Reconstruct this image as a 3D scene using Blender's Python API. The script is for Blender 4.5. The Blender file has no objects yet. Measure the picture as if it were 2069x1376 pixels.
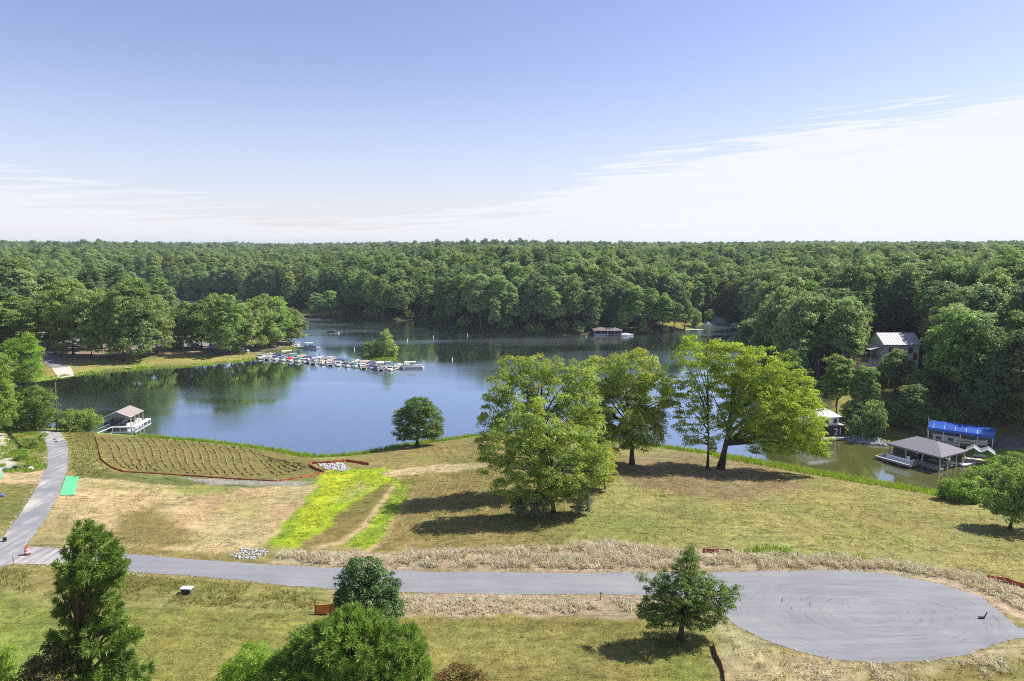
import bpy, bmesh, math, random
import numpy as np
from mathutils import Vector, Matrix, geometry

# ------------------------------------------------------------------ scene, camera, sky, sun
S = bpy.context.scene
COL = S.collection
R = math.radians
CAM_Z, FPX, PITCH = 45.0, 1382.0, R(8.07)
cam_data = bpy.data.cameras.new('camera'); cam = bpy.data.objects.new('camera', cam_data); COL.objects.link(cam)
cam.location = (0, 0, CAM_Z); cam.rotation_euler = (R(90) - PITCH, 0, 0)
cam_data.sensor_width = 36.0; cam_data.lens = 36.0 * FPX / 2069.0
cam_data.clip_start = 1.0; cam_data.clip_end = 20000.0
S.camera = cam
S.render.engine = 'CYCLES'; S.render.resolution_x = 1024; S.render.resolution_y = 681
S.cycles.use_denoising = False; S.cycles.filter_width = 1.0
S.cycles.max_bounces = 8; S.cycles.diffuse_bounces = 4; S.cycles.glossy_bounces = 3
S.cycles.transmission_bounces = 4; S.cycles.transparent_max_bounces = 4; S.cycles.volume_bounces = 1
S.cycles.sample_clamp_indirect = 6.0
S.view_settings.view_transform = 'Standard'; S.view_settings.look = 'None'
S.view_settings.gamma = 1.0; S.view_settings.exposure = 0.9; S.view_settings.use_curve_mapping = False

SUN_EL, SUN_AZ = R(50), R(75)          # azimuth clockwise from +Y (the view direction)
sun_vec = Vector((math.sin(SUN_AZ) * math.cos(SUN_EL), math.cos(SUN_AZ) * math.cos(SUN_EL), math.sin(SUN_EL)))
sd = bpy.data.lights.new('sun', 'SUN'); sun = bpy.data.objects.new('sun', sd); COL.objects.link(sun)
sd.energy = 4.1; sd.angle = R(0.53); sd.color = (1.0, 0.95, 0.86)
sun.rotation_euler = sun_vec.to_track_quat('Z', 'Y').to_euler(); sun.location = (200, 100, 300)

world = bpy.data.worlds.new('World'); S.world = world; world.use_nodes = True

def N(nt, typ, **kw):
    n = nt.nodes.new(typ)
    for k, v in kw.items():
        if k == 'ins':
            for a, b in v.items(): n.inputs[a].default_value = b
        else: setattr(n, k, v)
    return n
def L(nt, a, ao, b, bi): nt.links.new(a.outputs[ao], b.inputs[bi])
def math_node(nt, op, a, b=None, c=None, clamp=False):
    n = nt.nodes.new('ShaderNodeMath'); n.operation = op; n.use_clamp = clamp
    for i, x in enumerate((a, b, c)):
        if x is None: continue
        if isinstance(x, (int, float)): n.inputs[i].default_value = x
        else: nt.links.new(x, n.inputs[i])
    return n.outputs[0]
def smooth(nt, val, lo, hi):
    n = nt.nodes.new('ShaderNodeMapRange'); n.interpolation_type = 'SMOOTHSTEP'
    nt.links.new(val, n.inputs[0]); 
    for i, x in ((1, lo), (2, hi)):
        if isinstance(x, (int, float)): n.inputs[i].default_value = x
        else: nt.links.new(x, n.inputs[i])
    return n.outputs[0]
def mix_rgb(nt, fac, a, b, mode='MIX'):
    n = nt.nodes.new('ShaderNodeMix'); n.data_type = 'RGBA'; n.blend_type = mode
    for sock, x in ((n.inputs['Factor'], fac), (n.inputs[6], a), (n.inputs[7], b)):
        if isinstance(x, (int, float)): sock.default_value = x
        elif isinstance(x, (tuple, list)): sock.default_value = (*x, 1.0) if len(x) == 3 else x
        else: nt.links.new(x, sock)
    return n.outputs[2]
def ramp(nt, fac, stops, interp='LINEAR'):
    n = nt.nodes.new('ShaderNodeValToRGB'); n.color_ramp.interpolation = interp
    e = n.color_ramp.elements
    while len(e) < len(stops): e.new(0.5)
    for i, (p, c) in enumerate(stops):
        e[i].position = p; e[i].color = (*c, 1.0) if len(c) == 3 else c
    nt.links.new(fac, n.inputs[0])
    return n.outputs[0]

def build_world():
    nt = world.node_tree
    for n in list(nt.nodes): nt.nodes.remove(n)
    out = N(nt, 'ShaderNodeOutputWorld'); bg = N(nt, 'ShaderNodeBackground'); bg.inputs['Strength'].default_value = 0.079
    sky = N(nt, 'ShaderNodeTexSky', sky_type='NISHITA', sun_disc=False, sun_elevation=SUN_EL, sun_rotation=SUN_AZ,
            altitude=200.0, air_density=1.0, dust_density=0.6, ozone_density=2.0)
    tc = N(nt, 'ShaderNodeTexCoord'); sep = N(nt, 'ShaderNodeSeparateXYZ'); L(nt, tc, 'Generated', sep, 0)
    X, Y, Z = sep.outputs[0], sep.outputs[1], sep.outputs[2]
    az = math_node(nt, 'ARCTAN2', X, Y)                       # -pi..pi, 0 = view direction
    el = math_node(nt, 'ARCSINE', Z)
    eld = math_node(nt, 'MULTIPLY', el, 180 / math.pi)
    azn = math_node(nt, 'MULTIPLY_ADD', az, 1 / (2 * math.pi), 0.5)
    # soft periwinkle tint of the summer sky
    col = mix_rgb(nt, 1.0, sky.outputs[0], (1.265, 1.045, 1.13), 'MULTIPLY')
    # low haze whitening toward the horizon
    hz = smooth(nt, eld, 15.0, -1.0)
    col = mix_rgb(nt, math_node(nt, 'MULTIPLY', hz, 0.55), col, (4.75, 5.3, 6.2))
    # high cirrus bank: upper edge (degrees of elevation /20) as a function of azimuth
    def p(deg): return deg / 360 + 0.5
    def g(d): return (d / 20,) * 3
    edge = ramp(nt, azn, [(0.0, g(6.0)), (p(-70), g(6.0)), (p(-37), g(4.9)), (p(-27), g(3.3)), (p(-17), g(2.0)), (p(-6), g(2.7)), (p(3), g(3.9)),
                          (p(8), g(6.6)), (p(20), g(8.6)), (p(30), g(9.9)), (p(60), g(10.5)), (1.0, g(6.0))])
    edge = math_node(nt, 'MULTIPLY', edge, 20.0)
    cmb = N(nt, 'ShaderNodeCombineXYZ'); 
    nt.links.new(math_node(nt, 'MULTIPLY_ADD', eld, -0.02, math_node(nt, 'MULTIPLY', az, 3.2)), cmb.inputs[0])
    nt.links.new(math_node(nt, 'MULTIPLY_ADD', az, -3.0, math_node(nt, 'MULTIPLY', eld, 1.25)), cmb.inputs[1])
    n1 = N(nt, 'ShaderNodeTexNoise', ins={'Scale': 1.9, 'Detail': 9.0, 'Roughness': 0.62, 'Distortion': 0.5}); L(nt, cmb, 0, n1, 'Vector')
    cmb2 = N(nt, 'ShaderNodeCombineXYZ')
    nt.links.new(math_node(nt, 'MULTIPLY', az, 2.2), cmb2.inputs[0]); nt.links.new(math_node(nt, 'MULTIPLY', eld, 0.55), cmb2.inputs[1])
    n2 = N(nt, 'ShaderNodeTexNoise', ins={'Scale': 1.3, 'Detail': 5.0, 'Roughness': 0.55}); L(nt, cmb2, 0, n2, 'Vector')
    wob = math_node(nt, 'MULTIPLY_ADD', n1.outputs[0], 9.0, math_node(nt, 'MULTIPLY_ADD', n2.outputs[0], 4.0, -6.5))
    depth = math_node(nt, 'ADD', math_node(nt, 'SUBTRACT', edge, eld), wob)
    cl = smooth(nt, depth, -0.1, 1.3)
    thin = smooth(nt, n1.outputs[0], 0.25, 0.6)
    cl = math_node(nt, 'MULTIPLY', cl, math_node(nt, 'MULTIPLY_ADD', thin, 0.30, 0.68))
    cl = math_node(nt, 'MULTIPLY', cl, ramp(nt, azn, [(0.0, (.75,) * 3), (p(-30), (.62,) * 3), (p(0), (.75,) * 3), (p(18), (1, 1, 1)), (1.0, (.8,) * 3)]))
    col = mix_rgb(nt, cl, col, (6.3, 6.45, 7.0))
    nt.links.new(col, bg.inputs[0]); L(nt, bg, 0, out, 0)
build_world()

# ------------------------------------------------------------------ pixel <-> place
FW = np.array([0, math.cos(PITCH), -math.sin(PITCH)]); UP = np.array([0, math.sin(PITCH), math.cos(PITCH)])
def ray(u, v):
    u = np.asarray(u, float); v = np.asarray(v, float)
    a = (u - 1034.5) / FPX; b = -(v - 688.0) / FPX
    return np.stack([a, FW[1] + b * UP[1], FW[2] + b * UP[2]], -1)
def P(u, v, z=0.0):
    d = ray(u, v); t = (z - CAM_Z) / d[..., 2]
    return np.stack([d[..., 0] * t, d[..., 1] * t, np.zeros_like(t) + z], -1)
def D(u, v, y):
    d = ray(u, v); t = y / d[..., 1]
    return np.array([d[0] * t, y, CAM_Z + d[2] * t])
def project(x, y, z):
    dx, dy, dz = x, y, z - CAM_Z
    dep = dy * FW[1] + dz * FW[2]; upc = dy * UP[1] + dz * UP[2]
    return 1034.5 + FPX * dx / dep, 688.0 - FPX * upc / dep, dep

# ------------------------------------------------------------------ noise
def _hash(ix, iy, seed):
    h = (ix.astype(np.int64) * 374761393 + iy.astype(np.int64) * 668265263 + seed * 1442695041) & 0x7fffffff
    h = ((h ^ (h >> 13)) * 1274126177) & 0x7fffffff
    return ((h ^ (h >> 16)) & 0xffff) / 65535.0
def vnoise(x, y, seed=0):
    x = np.asarray(x, float); y = np.asarray(y, float)
    ix = np.floor(x); iy = np.floor(y); fx = x - ix; fy = y - iy
    fx = fx * fx * (3 - 2 * fx); fy = fy * fy * (3 - 2 * fy)
    a = _hash(ix, iy, seed); b = _hash(ix + 1, iy, seed); c = _hash(ix, iy + 1, seed); d = _hash(ix + 1, iy + 1, seed)
    return (a * (1 - fx) + b * fx) * (1 - fy) + (c * (1 - fx) + d * fx) * fy
def fbm(x, y, seed=0, oct=4):
    s = 0; a = 0.5
    for i in range(oct):
        s = s + a * vnoise(x, y, seed + i * 17); x = x * 2.03; y = y * 2.03; a *= 0.5
    return s / (1 - 0.5 ** oct)

# ------------------------------------------------------------------ the lake's outline and the terrain
LAKE_PX = [(60,857),(130,868),(200,874),(285,881),(440,894),(560,909),(632,923),(700,920),(735,916),(800,901),(890,890),(975,878),
    (1100,878),(1230,888),(1350,904),(1430,914),(1500,926),(1700,962),(1880,992),(1912,1000),(1950,985),(1968,966),(1962,948),(1945,930),(1900,912),
    (1800,900),(1740,896),(1700,884),(1640,878),(1590,850),(1560,800),(1548,760),(1520,720),(1500,680),(1496,655),(1470,647),(1440,649),(1425,652),
    (1410,662),(1385,669),(1330,673),(1275,673),(1200,677),(1120,678),(1000,675),(920,668),(892,658),(880,647),(850,646),(800,650),(740,648),(690,642),(640,640),(600,634),
    (560,622),(480,612),(400,607),(300,603),(180,598),(120,600),(150,612),(250,640),(340,664),(420,673),(500,676),(560,682),(598,690),(606,698),(594,708),(560,716),(520,727),
    (400,740),(270,747),(150,758),(90,769),(30,780),(14,800),(20,838)]
LK = P([a for a, b in LAKE_PX], [b for a, b in LAKE_PX])[:, :2]
def smooth_poly(p, it=2):
    for _ in range(it):
        q = np.roll(p, -1, 0); p = np.stack([p * .75 + q * .25, p * .25 + q * .75], 1).reshape(-1, 2)
    return p
LK = smooth_poly(LK, 1)
def seg_dist(x, y, a, b):
    ab = b - a; t = ((x - a[0]) * ab[0] + (y - a[1]) * ab[1]) / max(ab @ ab, 1e-9); t = np.clip(t, 0, 1)
    return np.hypot(x - a[0] - t * ab[0], y - a[1] - t * ab[1])
def inside(x, y, poly):
    x = np.asarray(x, float); y = np.asarray(y, float); r = np.zeros(x.shape, bool); n = len(poly)
    for i in range(n):
        a = poly[i]; b = poly[(i + 1) % n]
        if a[1] == b[1]: continue
        c = ((a[1] > y) != (b[1] > y)) & (x < (b[0] - a[0]) * (y - a[1]) / (b[1] - a[1]) + a[0]); r ^= c
    return r
def pdist(x, y, poly, closed=True):
    d = np.full(np.shape(x), 1e9)
    for i in range(len(poly) - (0 if closed else 1)): d = np.minimum(d, seg_dist(x, y, poly[i], poly[(i + 1) % len(poly)]))
    return d
ISL = P([733,748,770,792,801,795,770,745], [722,716,714,717,722,728,731,729])[:, :2]
ISL = smooth_poly(ISL, 2)
def lake_sd(x, y):                      # positive on land, negative in the water
    x = np.asarray(x, float); y = np.asarray(y, float)
    d = pdist(x, y, LK); return np.where(inside(x, y, LK), -d, d)
REG = np.array([  # x, y, height, length scale
    (0,40,5.4,24),(-50,60,5.4,24),(50,55,5.4,24),(-50,95,4.8,26),(0,100,5.0,28),(45,95,5.0,26),(90,70,5,24),(-110,110,5.5,24),(-105,150,5.5,20),(-140,165,8,25),(-200,120,9,30),(200,60,8,30),(115,105,4,20),
    (-60,300,1.6,12),(-100,290,2.0,14),(-140,290,2.6,16),(-175,285,3.2,18),(-195,250,3.5,20),(-240,230,11,40),(-300,280,14,50),(-260,420,12,70),(-330,520,20,90),
    (75,160,3.5,22),(95,165,4,25),(105,200,12,34),(130,190,11,30),(150,240,13,40),(110,260,12.5,40),(200,300,13.5,50),(130,350,13,60),(180,450,14.5,90),
    (-60,470,14,80),(40,420,13,60),(0,520,17,90),(0,800,16.5,120),(-400,800,11,120),(-200,650,12,120),(350,800,16,120),(0,1500,15,120),(-900,1500,12,120),(900,1500,16,120),(0,3500,18,120),(-2500,3000,20,120),(2500,3000,20,120)])
def height(x, y):
    x = np.asarray(x, float); y = np.asarray(y, float); sd_ = lake_sd(x, y)
    sw = 0; sh = 0; sk = 0
    for cx, cy, hh, kk in REG:
        w = 1.0 / (((x - cx) ** 2 + (y - cy) ** 2) + 60.0) ** 1.6
        sw = sw + w; sh = sh + w * hh; sk = sk + w * kk
    H = sh / sw; K = sk / sw
    far = np.clip((y - 380) / 400, 0, 1)
    H = H + far * ((fbm(x / 420, y / 230, 5, 3) - 0.5) * 26)
    near = np.clip((180 - y) / 40, 0, 1)
    z = H * (1 - np.exp(-np.maximum(sd_, 0) / K)) + near * np.clip(sd_ / 20, 0, 1) * (fbm(x / 22, y / 22, 9, 3) - 0.5) * 0.9
    z = np.where(sd_ < 0, np.maximum(sd_ * 0.22, -3.0), z)
    di = pdist(x, y, ISL); isl = np.where(inside(x, y, ISL), np.minimum(0.15 + di * 0.12, 0.5), -di * 0.3)
    return np.where(sd_ < -8, np.maximum(z, isl), z)
def G(u, v):
    u = np.asarray(u, float); v = np.asarray(v, float); z = np.full(u.shape, 4.0)
    for _ in range(14):
        p = P(u, v, 0); d = ray(u, v); t = (z - CAM_Z) / d[..., 2]
        z = 0.35 * z + 0.65 * height(d[..., 0] * t, d[..., 1] * t)
    t = (z - CAM_Z) / d[..., 2]
    return np.stack([d[..., 0] * t, d[..., 1] * t, z], -1)
def GP(pts):
    a = np.array(pts, float); return G(a[:, 0], a[:, 1])[:, :2]

# ------------------------------------------------------------------ object helpers
def mesh_from(name, verts, faces_idx, nper, smooth_=False):
    """verts (V,3); faces_idx flat int array; nper verts per face"""
    me = bpy.data.meshes.new(name); verts = np.asarray(verts, np.float32); faces_idx = np.asarray(faces_idx, np.int32).ravel()
    nf = len(faces_idx) // nper
    me.vertices.add(len(verts)); me.vertices.foreach_set('co', verts.ravel())
    me.loops.add(len(faces_idx)); me.loops.foreach_set('vertex_index', faces_idx)
    me.polygons.add(nf); me.polygons.foreach_set('loop_start', np.arange(0, nf * nper, nper, dtype=np.int32))
    if smooth_: me.polygons.foreach_set('use_smooth', np.ones(nf, bool))
    me.update(calc_edges=True); return me
def link(name, me, mat=None, parent=None, loc=(0, 0, 0), rz=0.0):
    o = bpy.data.objects.new(name, me); COL.objects.link(o); o.location = loc; o.rotation_euler = (0, 0, rz)
    if mat is not None and me is not None and not me.materials: me.materials.append(mat)
    if parent is not None: o.parent = parent
    return o
def tag(o, label=None, cat=None, group=None, kind=None):
    if label: o['label'] = label
    if cat: o['category'] = cat
    if group: o['group'] = group
    if kind: o['kind'] = kind
    return o
def thing(name, label, cat, loc=(0, 0, 0), rz=0.0, group=None):
    o = bpy.data.objects.new(name, None); o.empty_display_size = 0.3; COL.objects.link(o)
    o.location = tuple(float(a) for a in loc); o.rotation_euler = (0, 0, rz); return tag(o, label, cat, group)
def dup(root, loc, rz=0.0, scale=1.0, label=None, group=None, mats=None):
    r = root.copy(); COL.objects.link(r); r.location = tuple(float(a) for a in loc); r.rotation_euler = (0, 0, rz)
    r.scale = (scale,) * 3 if isinstance(scale, (int, float)) else scale
    if label: r['label'] = label
    if group: r['group'] = group
    for ch in list(root.children):
        c = ch.copy(); COL.objects.link(c); c.parent = r
        for g in ch.children:
            d = g.copy(); COL.objects.link(d); d.parent = c
    return r
class MB:
    """collects simple solids into one mesh"""
    def __init__(s): s.v = []; s.f = []
    def add(s, vs, fs):
        n = len(s.v); s.v += [tuple(map(float, p)) for p in vs]; s.f += [tuple(i + n for i in q) for q in fs]; return s
    def box(s, x0, x1, y0, y1, z0, z1):
        return s.add([(x0,y0,z0),(x1,y0,z0),(x1,y1,z0),(x0,y1,z0),(x0,y0,z1),(x1,y0,z1),(x1,y1,z1),(x0,y1,z1)],
                     [(0,3,2,1),(4,5,6,7),(0,1,5,4),(1,2,6,5),(2,3,7,6),(3,0,4,7)])
    def bar(s, a, b, r, n=6, r2=None):
        a = Vector(a); b = Vector(b); d = (b - a).normalized(); q = d.to_track_quat('Z', 'Y'); r2 = r if r2 is None else r2
        vs = [a + q @ Vector((math.cos(t) * r, math.sin(t) * r, 0)) for t in [2 * math.pi * i / n for i in range(n)]]
        vs += [b + q @ Vector((math.cos(t) * r2, math.sin(t) * r2, 0)) for t in [2 * math.pi * i / n for i in range(n)]]
        fs = [(i, (i + 1) % n, n + (i + 1) % n, n + i) for i in range(n)] + [tuple(range(n))[::-1], tuple(range(n, 2 * n))]
        return s.add(vs, fs)
    def tube(s, pts, rad, n=6):
        pts = [Vector(p) for p in pts]; rings = []; base = len(s.v)
        for i, p in enumerate(pts):
            d = (pts[min(i + 1, len(pts) - 1)] - pts[max(i - 1, 0)]).normalized(); q = d.to_track_quat('Z', 'Y')
            r = rad[i] if isinstance(rad, (list, tuple)) else rad
            s.v += [tuple(p + q @ Vector((math.cos(2 * math.pi * k / n) * r, math.sin(2 * math.pi * k / n) * r, 0))) for k in range(n)]
        for i in range(len(pts) - 1):
            for k in range(n):
                s.f.append((base + i * n + k, base + i * n + (k + 1) % n, base + (i + 1) * n + (k + 1) % n, base + (i + 1) * n + k))
        s.f.append(tuple(base + k for k in range(n))[::-1]); s.f.append(tuple(base + (len(pts) - 1) * n + k for k in range(n)))
        return s
    def prism(s, poly, z0, z1):
        n = len(poly)
        return s.add([(x, y, z0) for x, y in poly] + [(x, y, z1) for x, y in poly],
                     [tuple(range(n))[::-1], tuple(range(n, 2 * n))] + [(i, (i + 1) % n, n + (i + 1) % n, n + i) for i in range(n)])
    def slab(s, quad, t):
        """thick sheet from a polygon of 3-D points, thickness t downward"""
        n = len(quad); q = [Vector(p) for p in quad]; nor = (q[1] - q[0]).cross(q[2] - q[0]).normalized()
        if nor.z < 0: nor = -nor
        return s.add([tuple(p) for p in q] + [tuple(p - nor * t) for p in q],
                     [tuple(range(n)), tuple(range(n, 2 * n))[::-1]] + [(i, n + i, n + (i + 1) % n, (i + 1) % n) for i in range(n)])
    def build(s, name, mat, parent=None, loc=(0, 0, 0), rz=0.0, smooth_=False, label=None):
        me = bpy.data.meshes.new(name); me.from_pydata(s.v, [], s.f)
        bm = bmesh.new(); bm.from_mesh(me); bmesh.ops.recalc_face_normals(bm, faces=bm.faces); bm.to_mesh(me); bm.free()
        if smooth_:
            for pl in me.polygons: pl.use_smooth = True
        o = link(name, me, mat, parent, loc, rz)
        if label: o['label'] = label
        return o

# ------------------------------------------------------------------ materials
def new_mat(name):
    m = bpy.data.materials.new(name); m.use_nodes = True; nt = m.node_tree
    return m, nt, nt.nodes['Principled BSDF'], nt.nodes['Material Output']
def plain(name, col, rough=0.6, spec=0.4, var=0.15, scale=3.0, metal=0.0, bump=0.0):
    col = tuple(c * 0.92 for c in col)
    m, nt, b, o = new_mat(name)
    tc = N(nt, 'ShaderNodeTexCoord'); n = N(nt, 'ShaderNodeTexNoise', ins={'Scale': scale, 'Detail': 5.0, 'Roughness': 0.6}); L(nt, tc, 'Object', n, 'Vector')
    f = math_node(nt, 'MULTIPLY_ADD', n.outputs[0], 2 * var, 1 - var)
    nt.links.new(mix_rgb(nt, 1.0, col, f, 'MULTIPLY'), b.inputs['Base Color'])
    b.inputs['Roughness'].default_value = rough; b.inputs['Specular IOR Level'].default_value = spec; b.inputs['Metallic'].default_value = metal
    if bump:
        bp = N(nt, 'ShaderNodeBump', ins={'Strength': bump, 'Distance': 0.05}); L(nt, n, 0, bp, 'Height'); L(nt, bp, 0, b, 'Normal')
    return m
def leaf_mat(name, dark, light, accent=None, acc=0.0, trans=0.32, objvar=0.35, gain=1.0):
    gain *= 1.25; dark = tuple(c * gain for c in dark); light = tuple(min(c * gain, .62) for c in light)
    """leaf colours: per-clump and per-leaf variation from the attribute 'var', per-tree variation from the object"""
    m, nt, b, o = new_mat(name)
    at = N(nt, 'ShaderNodeAttribute', attribute_name='var'); oi = N(nt, 'ShaderNodeObjectInfo')
    col = mix_rgb(nt, at.outputs['Fac'], dark, light)
    if accent is not None:
        ac = N(nt, 'ShaderNodeAttribute', attribute_name='acc')
        col = mix_rgb(nt, math_node(nt, 'MULTIPLY', smooth(nt, ac.outputs['Fac'], 1 - acc, 1.0), 0.9), col, accent)
    hs = N(nt, 'ShaderNodeHueSaturation'); nt.links.new(col, hs.inputs['Color'])
    nt.links.new(math_node(nt, 'MULTIPLY_ADD', oi.outputs['Random'], objvar * 0.10, 0.5 - objvar * 0.05), hs.inputs['Hue'])
    r2 = math_node(nt, 'FRACT', math_node(nt, 'MULTIPLY', oi.outputs['Random'], 7.31))
    nt.links.new(math_node(nt, 'MULTIPLY_ADD', r2, objvar * 1.5, 1 - objvar * 0.75), hs.inputs['Value'])
    r3 = math_node(nt, 'FRACT', math_node(nt, 'MULTIPLY', oi.outputs['Random'], 13.7))
    nt.links.new(math_node(nt, 'MULTIPLY_ADD', r3, objvar * 0.6, 1 - objvar * 0.3), hs.inputs['Saturation'])
    nt.links.new(hs.outputs[0], b.inputs['Base Color']); b.inputs['Roughness'].default_value = 0.5; b.inputs['Specular IOR Level'].default_value = 0.38
    tr = N(nt, 'ShaderNodeBsdfTranslucent'); tcol = mix_rgb(nt, 1.0, hs.outputs[0], (1.2, 1.18, 0.6), 'MULTIPLY'); nt.links.new(tcol, tr.inputs[0])
    mx = N(nt, 'ShaderNodeMixShader', ins={0: min(trans + 0.1, 0.5)}); L(nt, b, 0, mx, 1); L(nt, tr, 0, mx, 2); L(nt, mx, 0, o, 0)
    return m
# ------------------------------------------------------------------ ground sheet
def axis(lo, hi, step, near_lo, near_hi, grow=1.09):
    a = list(np.arange(near_lo, near_hi + 1e-6, step)); s = step; x = near_hi
    while x < hi: s *= grow; x += s; a.append(x)
    s = step; x = near_lo; b = []
    while x > lo: s *= grow; x -= s; b.append(x)
    return np.array(b[::-1] + a)
PAINT = []      # (world polygon, colour, softness, amount)
def paint(px, col, soft=1.0, amt=1.0, wob=1.2): PAINT.append((GP(px), np.array(col), soft, amt, wob, None))
def paint_line(px, col, width, soft=0.5, amt=1.0, wob=0.6): PAINT.append((GP(px), np.array(col), soft, amt, wob, width))
STRAW = (.44, .345, .175); HAY = (.225, .19, .068); BRIGHT = (.315, .42, .03); LAWN = (.215, .205, .058); DRY = (.37, .30, .20); FIELD = (.276, .264, .092); GREEN = (.15, .185, .045)
paint([(-300,1150),(110,1215),(280,1228),(640,1238),(760,1247),(1280,1246),(1430,1290),(1445,1400),(1445,1800),(-300,1800)], LAWN, 0.6)
paint([(-200,1180),(120,1240),(300,1260),(260,1330),(200,1500),(-200,1700)], (.19,.26,.05), 5, .8, 4)
paint([(820,1290),(1000,1260),(1150,1280),(1300,1340),(1300,1420),(1000,1400)], (.25,.23,.075), 4, .6, 4)
paint([(1300,1330),(1430,1320),(1435,1480),(1300,1480)], (.2,.23,.05), 3, .7, 3)
paint([(-200,1135),(270,1160),(560,1185),(800,1200),(800,1236),(640,1236),(280,1225),(110,1212),(-200,1170)], (.255,.225,.08), 0.8)
paint([(270,1165),(480,1185),(640,1205),(640,1215),(300,1200)], (.2,.2,.06), 1.0, .8)
paint([(650,1196),(1300,1203),(1440,1220),(1300,1240),(1290,1243),(800,1242),(690,1225)], DRY, 0.8)
# straw mulch west of the swale
paint([(105,1000),(165,966),(300,974),(480,984),(642,978),(622,1020),(566,1075),(540,1100),(470,1118),(250,1110),(130,1102),(75,1088),(90,1050)], STRAW, 0.8)
paint([(60,1100),(95,1050),(130,1040),(160,1075),(230,1085),(300,1102),(250,1112),(100,1108)], (.26,.235,.10), 1.5, .85, 2)
paint([(205,1092),(245,1035),(320,1018),(345,1050),(372,1075),(405,1100),(300,1112)], (.2,.17,.055), 1.5, .9, 2)
paint([(330,984),(460,978),(470,994),(380,998)], (.24,.28,.06), 0.8, .9)
paint([(170,975),(330,985),(330,992),(180,985)], (.33,.31,.11), 0.8, .7)
paint([(430,1015),(520,1005),(545,1040),(470,1060)], (.36,.33,.12), 2, .6, 3)
paint([(240,1108),(400,1122),(470,1130),(540,1138),(540,1143),(400,1133),(240,1120)], (.21,.18,.06), 0.6)
# hay field by the water
paint([(193,878),(290,880),(440,893),(560,910),(640,925),(622,940),(660,951),(600,968),(430,963),(260,953),(213,940)], (.198,.174,.058), 0.7)
paint([(122,868),(193,876),(207,930),(232,962),(150,968),(137,930)], (.26,.25,.09), 1.0)
paint([(140,940),(260,955),(430,964),(600,969),(655,955),(700,948),(655,978),(500,985),(300,976),(165,966)], (.15,.165,.055), 0.6)
paint([(370,965),(640,973),(600,981),(430,981)], (.33,.31,.25), 0.8, .8)
# bright swale
paint([(660,952),(700,945),(780,946),(800,970),(750,1010),(700,1040),(640,1078),(605,1102),(548,1102),(575,1060),(610,1030),(640,985)], BRIGHT, 0.6, 1, 1.6)
paint([(640,990),(655,975),(600,1060),(570,1095),(550,1100),(580,1055)], (.17,.27,.03), 1.0, .8)
paint([(665,960),(720,955),(700,990),(640,1050),(600,1075),(620,1035)], (.40,.44,.03), 1.2, .8, 2)
paint([(690,985),(740,970),(745,985),(705,1010),(680,1010)], (.36,.31,.12), 1.5, .7, 2)
paint([(690,1035),(755,988),(786,972),(800,985),(742,1055),(690,1092),(612,1106),(640,1080)], (.205,.172,.058), 0.6)
paint([(790,964),(840,967),(833,1000),(803,1045),(765,1095),(737,1112),(695,1102),(738,1060),(780,1010),(797,985)], (.27,.37,.035), 0.6)
paint_line([(798,985),(772,1015),(730,1068),(690,1098),(620,1110),(580,1118)], STRAW, 0.55)
paint_line([(842,985),(808,1045),(770,1098),(742,1115)], STRAW, 0.6)
paint([(768,952),(830,945),(990,934),(1010,941),(900,955),(850,966),(795,968)], (.46,.37,.21), 0.5)
# mown hill and meadow
paint([(800,960),(980,950),(1200,1000),(1160,1105),(760,1112),(835,1000)], HAY, 1.0)
paint([(745,930),(800,905),(900,893),(1000,880),(1040,900),(1000,935),(830,944)], (.25,.21,.075), 0.8)
paint([(1170,980),(1300,920),(1420,905),(1560,935),(1800,985),(1950,1010),(2200,1060),(2200,1190),(1960,1150),(1700,1120),(1350,1100),(1150,1100)], FIELD, 2, 1, 3)
paint([(1130,1050),(1250,1040),(1350,1060),(1340,1095),(1150,1095)], (.25,.265,.075), 3, .7, 4)
paint([(1600,1000),(1900,1030),(2069,1090),(2069,1140),(1800,1100),(1640,1050)], (.27,.25,.085), 3, .7, 4)
paint([(1460,1110),(1560,1108),(1700,1118),(1900,1150),(1880,1158),(1700,1130),(1460,1122)], (.22,.28,.06), 0.8, .8)
paint([(1215,935),(1400,912),(1560,942),(1640,985),(1500,1012),(1290,985)], (.25,.19,.105), 2, .9, 2)
# dry verge round the road head
paint([(545,1140),(560,1114),(700,1118),(900,1112),(1100,1104),(1230,1090),(1350,1108),(1500,1116),(1700,1124),(1850,1140),(1960,1160),(2100,1205),(2100,1290),(2000,1215),(1900,1180),(1800,1160),(1500,1155),(1200,1157),(900,1155),(700,1147)], DRY, 0.7)
paint([(1430,1225),(1460,1240),(1490,1268),(1600,1315),(1700,1335),(1880,1340),(2100,1285),(2100,1376),(1900,1420),(1480,1420),(1440,1290)], (.33,.285,.155), 0.8)
paint([(1760,1372),(2000,1335),(2100,1330),(2150,1480),(1700,1480)], (.2,.18,.06), 1.0)
# west of the side road
paint([(-60,830),(20,850),(95,868),(97,945),(60,955),(-60,960)], (.2,.205,.06), 1.0)
paint([(-60,860),(12,875),(30,905),(34,930),(8,960),(-60,968)], (.52,.47,.39), 0.8)
paint([(-60,966),(95,950),(85,976),(-60,980)], (.42,.33,.18), 0.6)
paint([(-60,978),(82,978),(40,1040),(-60,1100)], (.18,.185,.055), 0.8)
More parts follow.
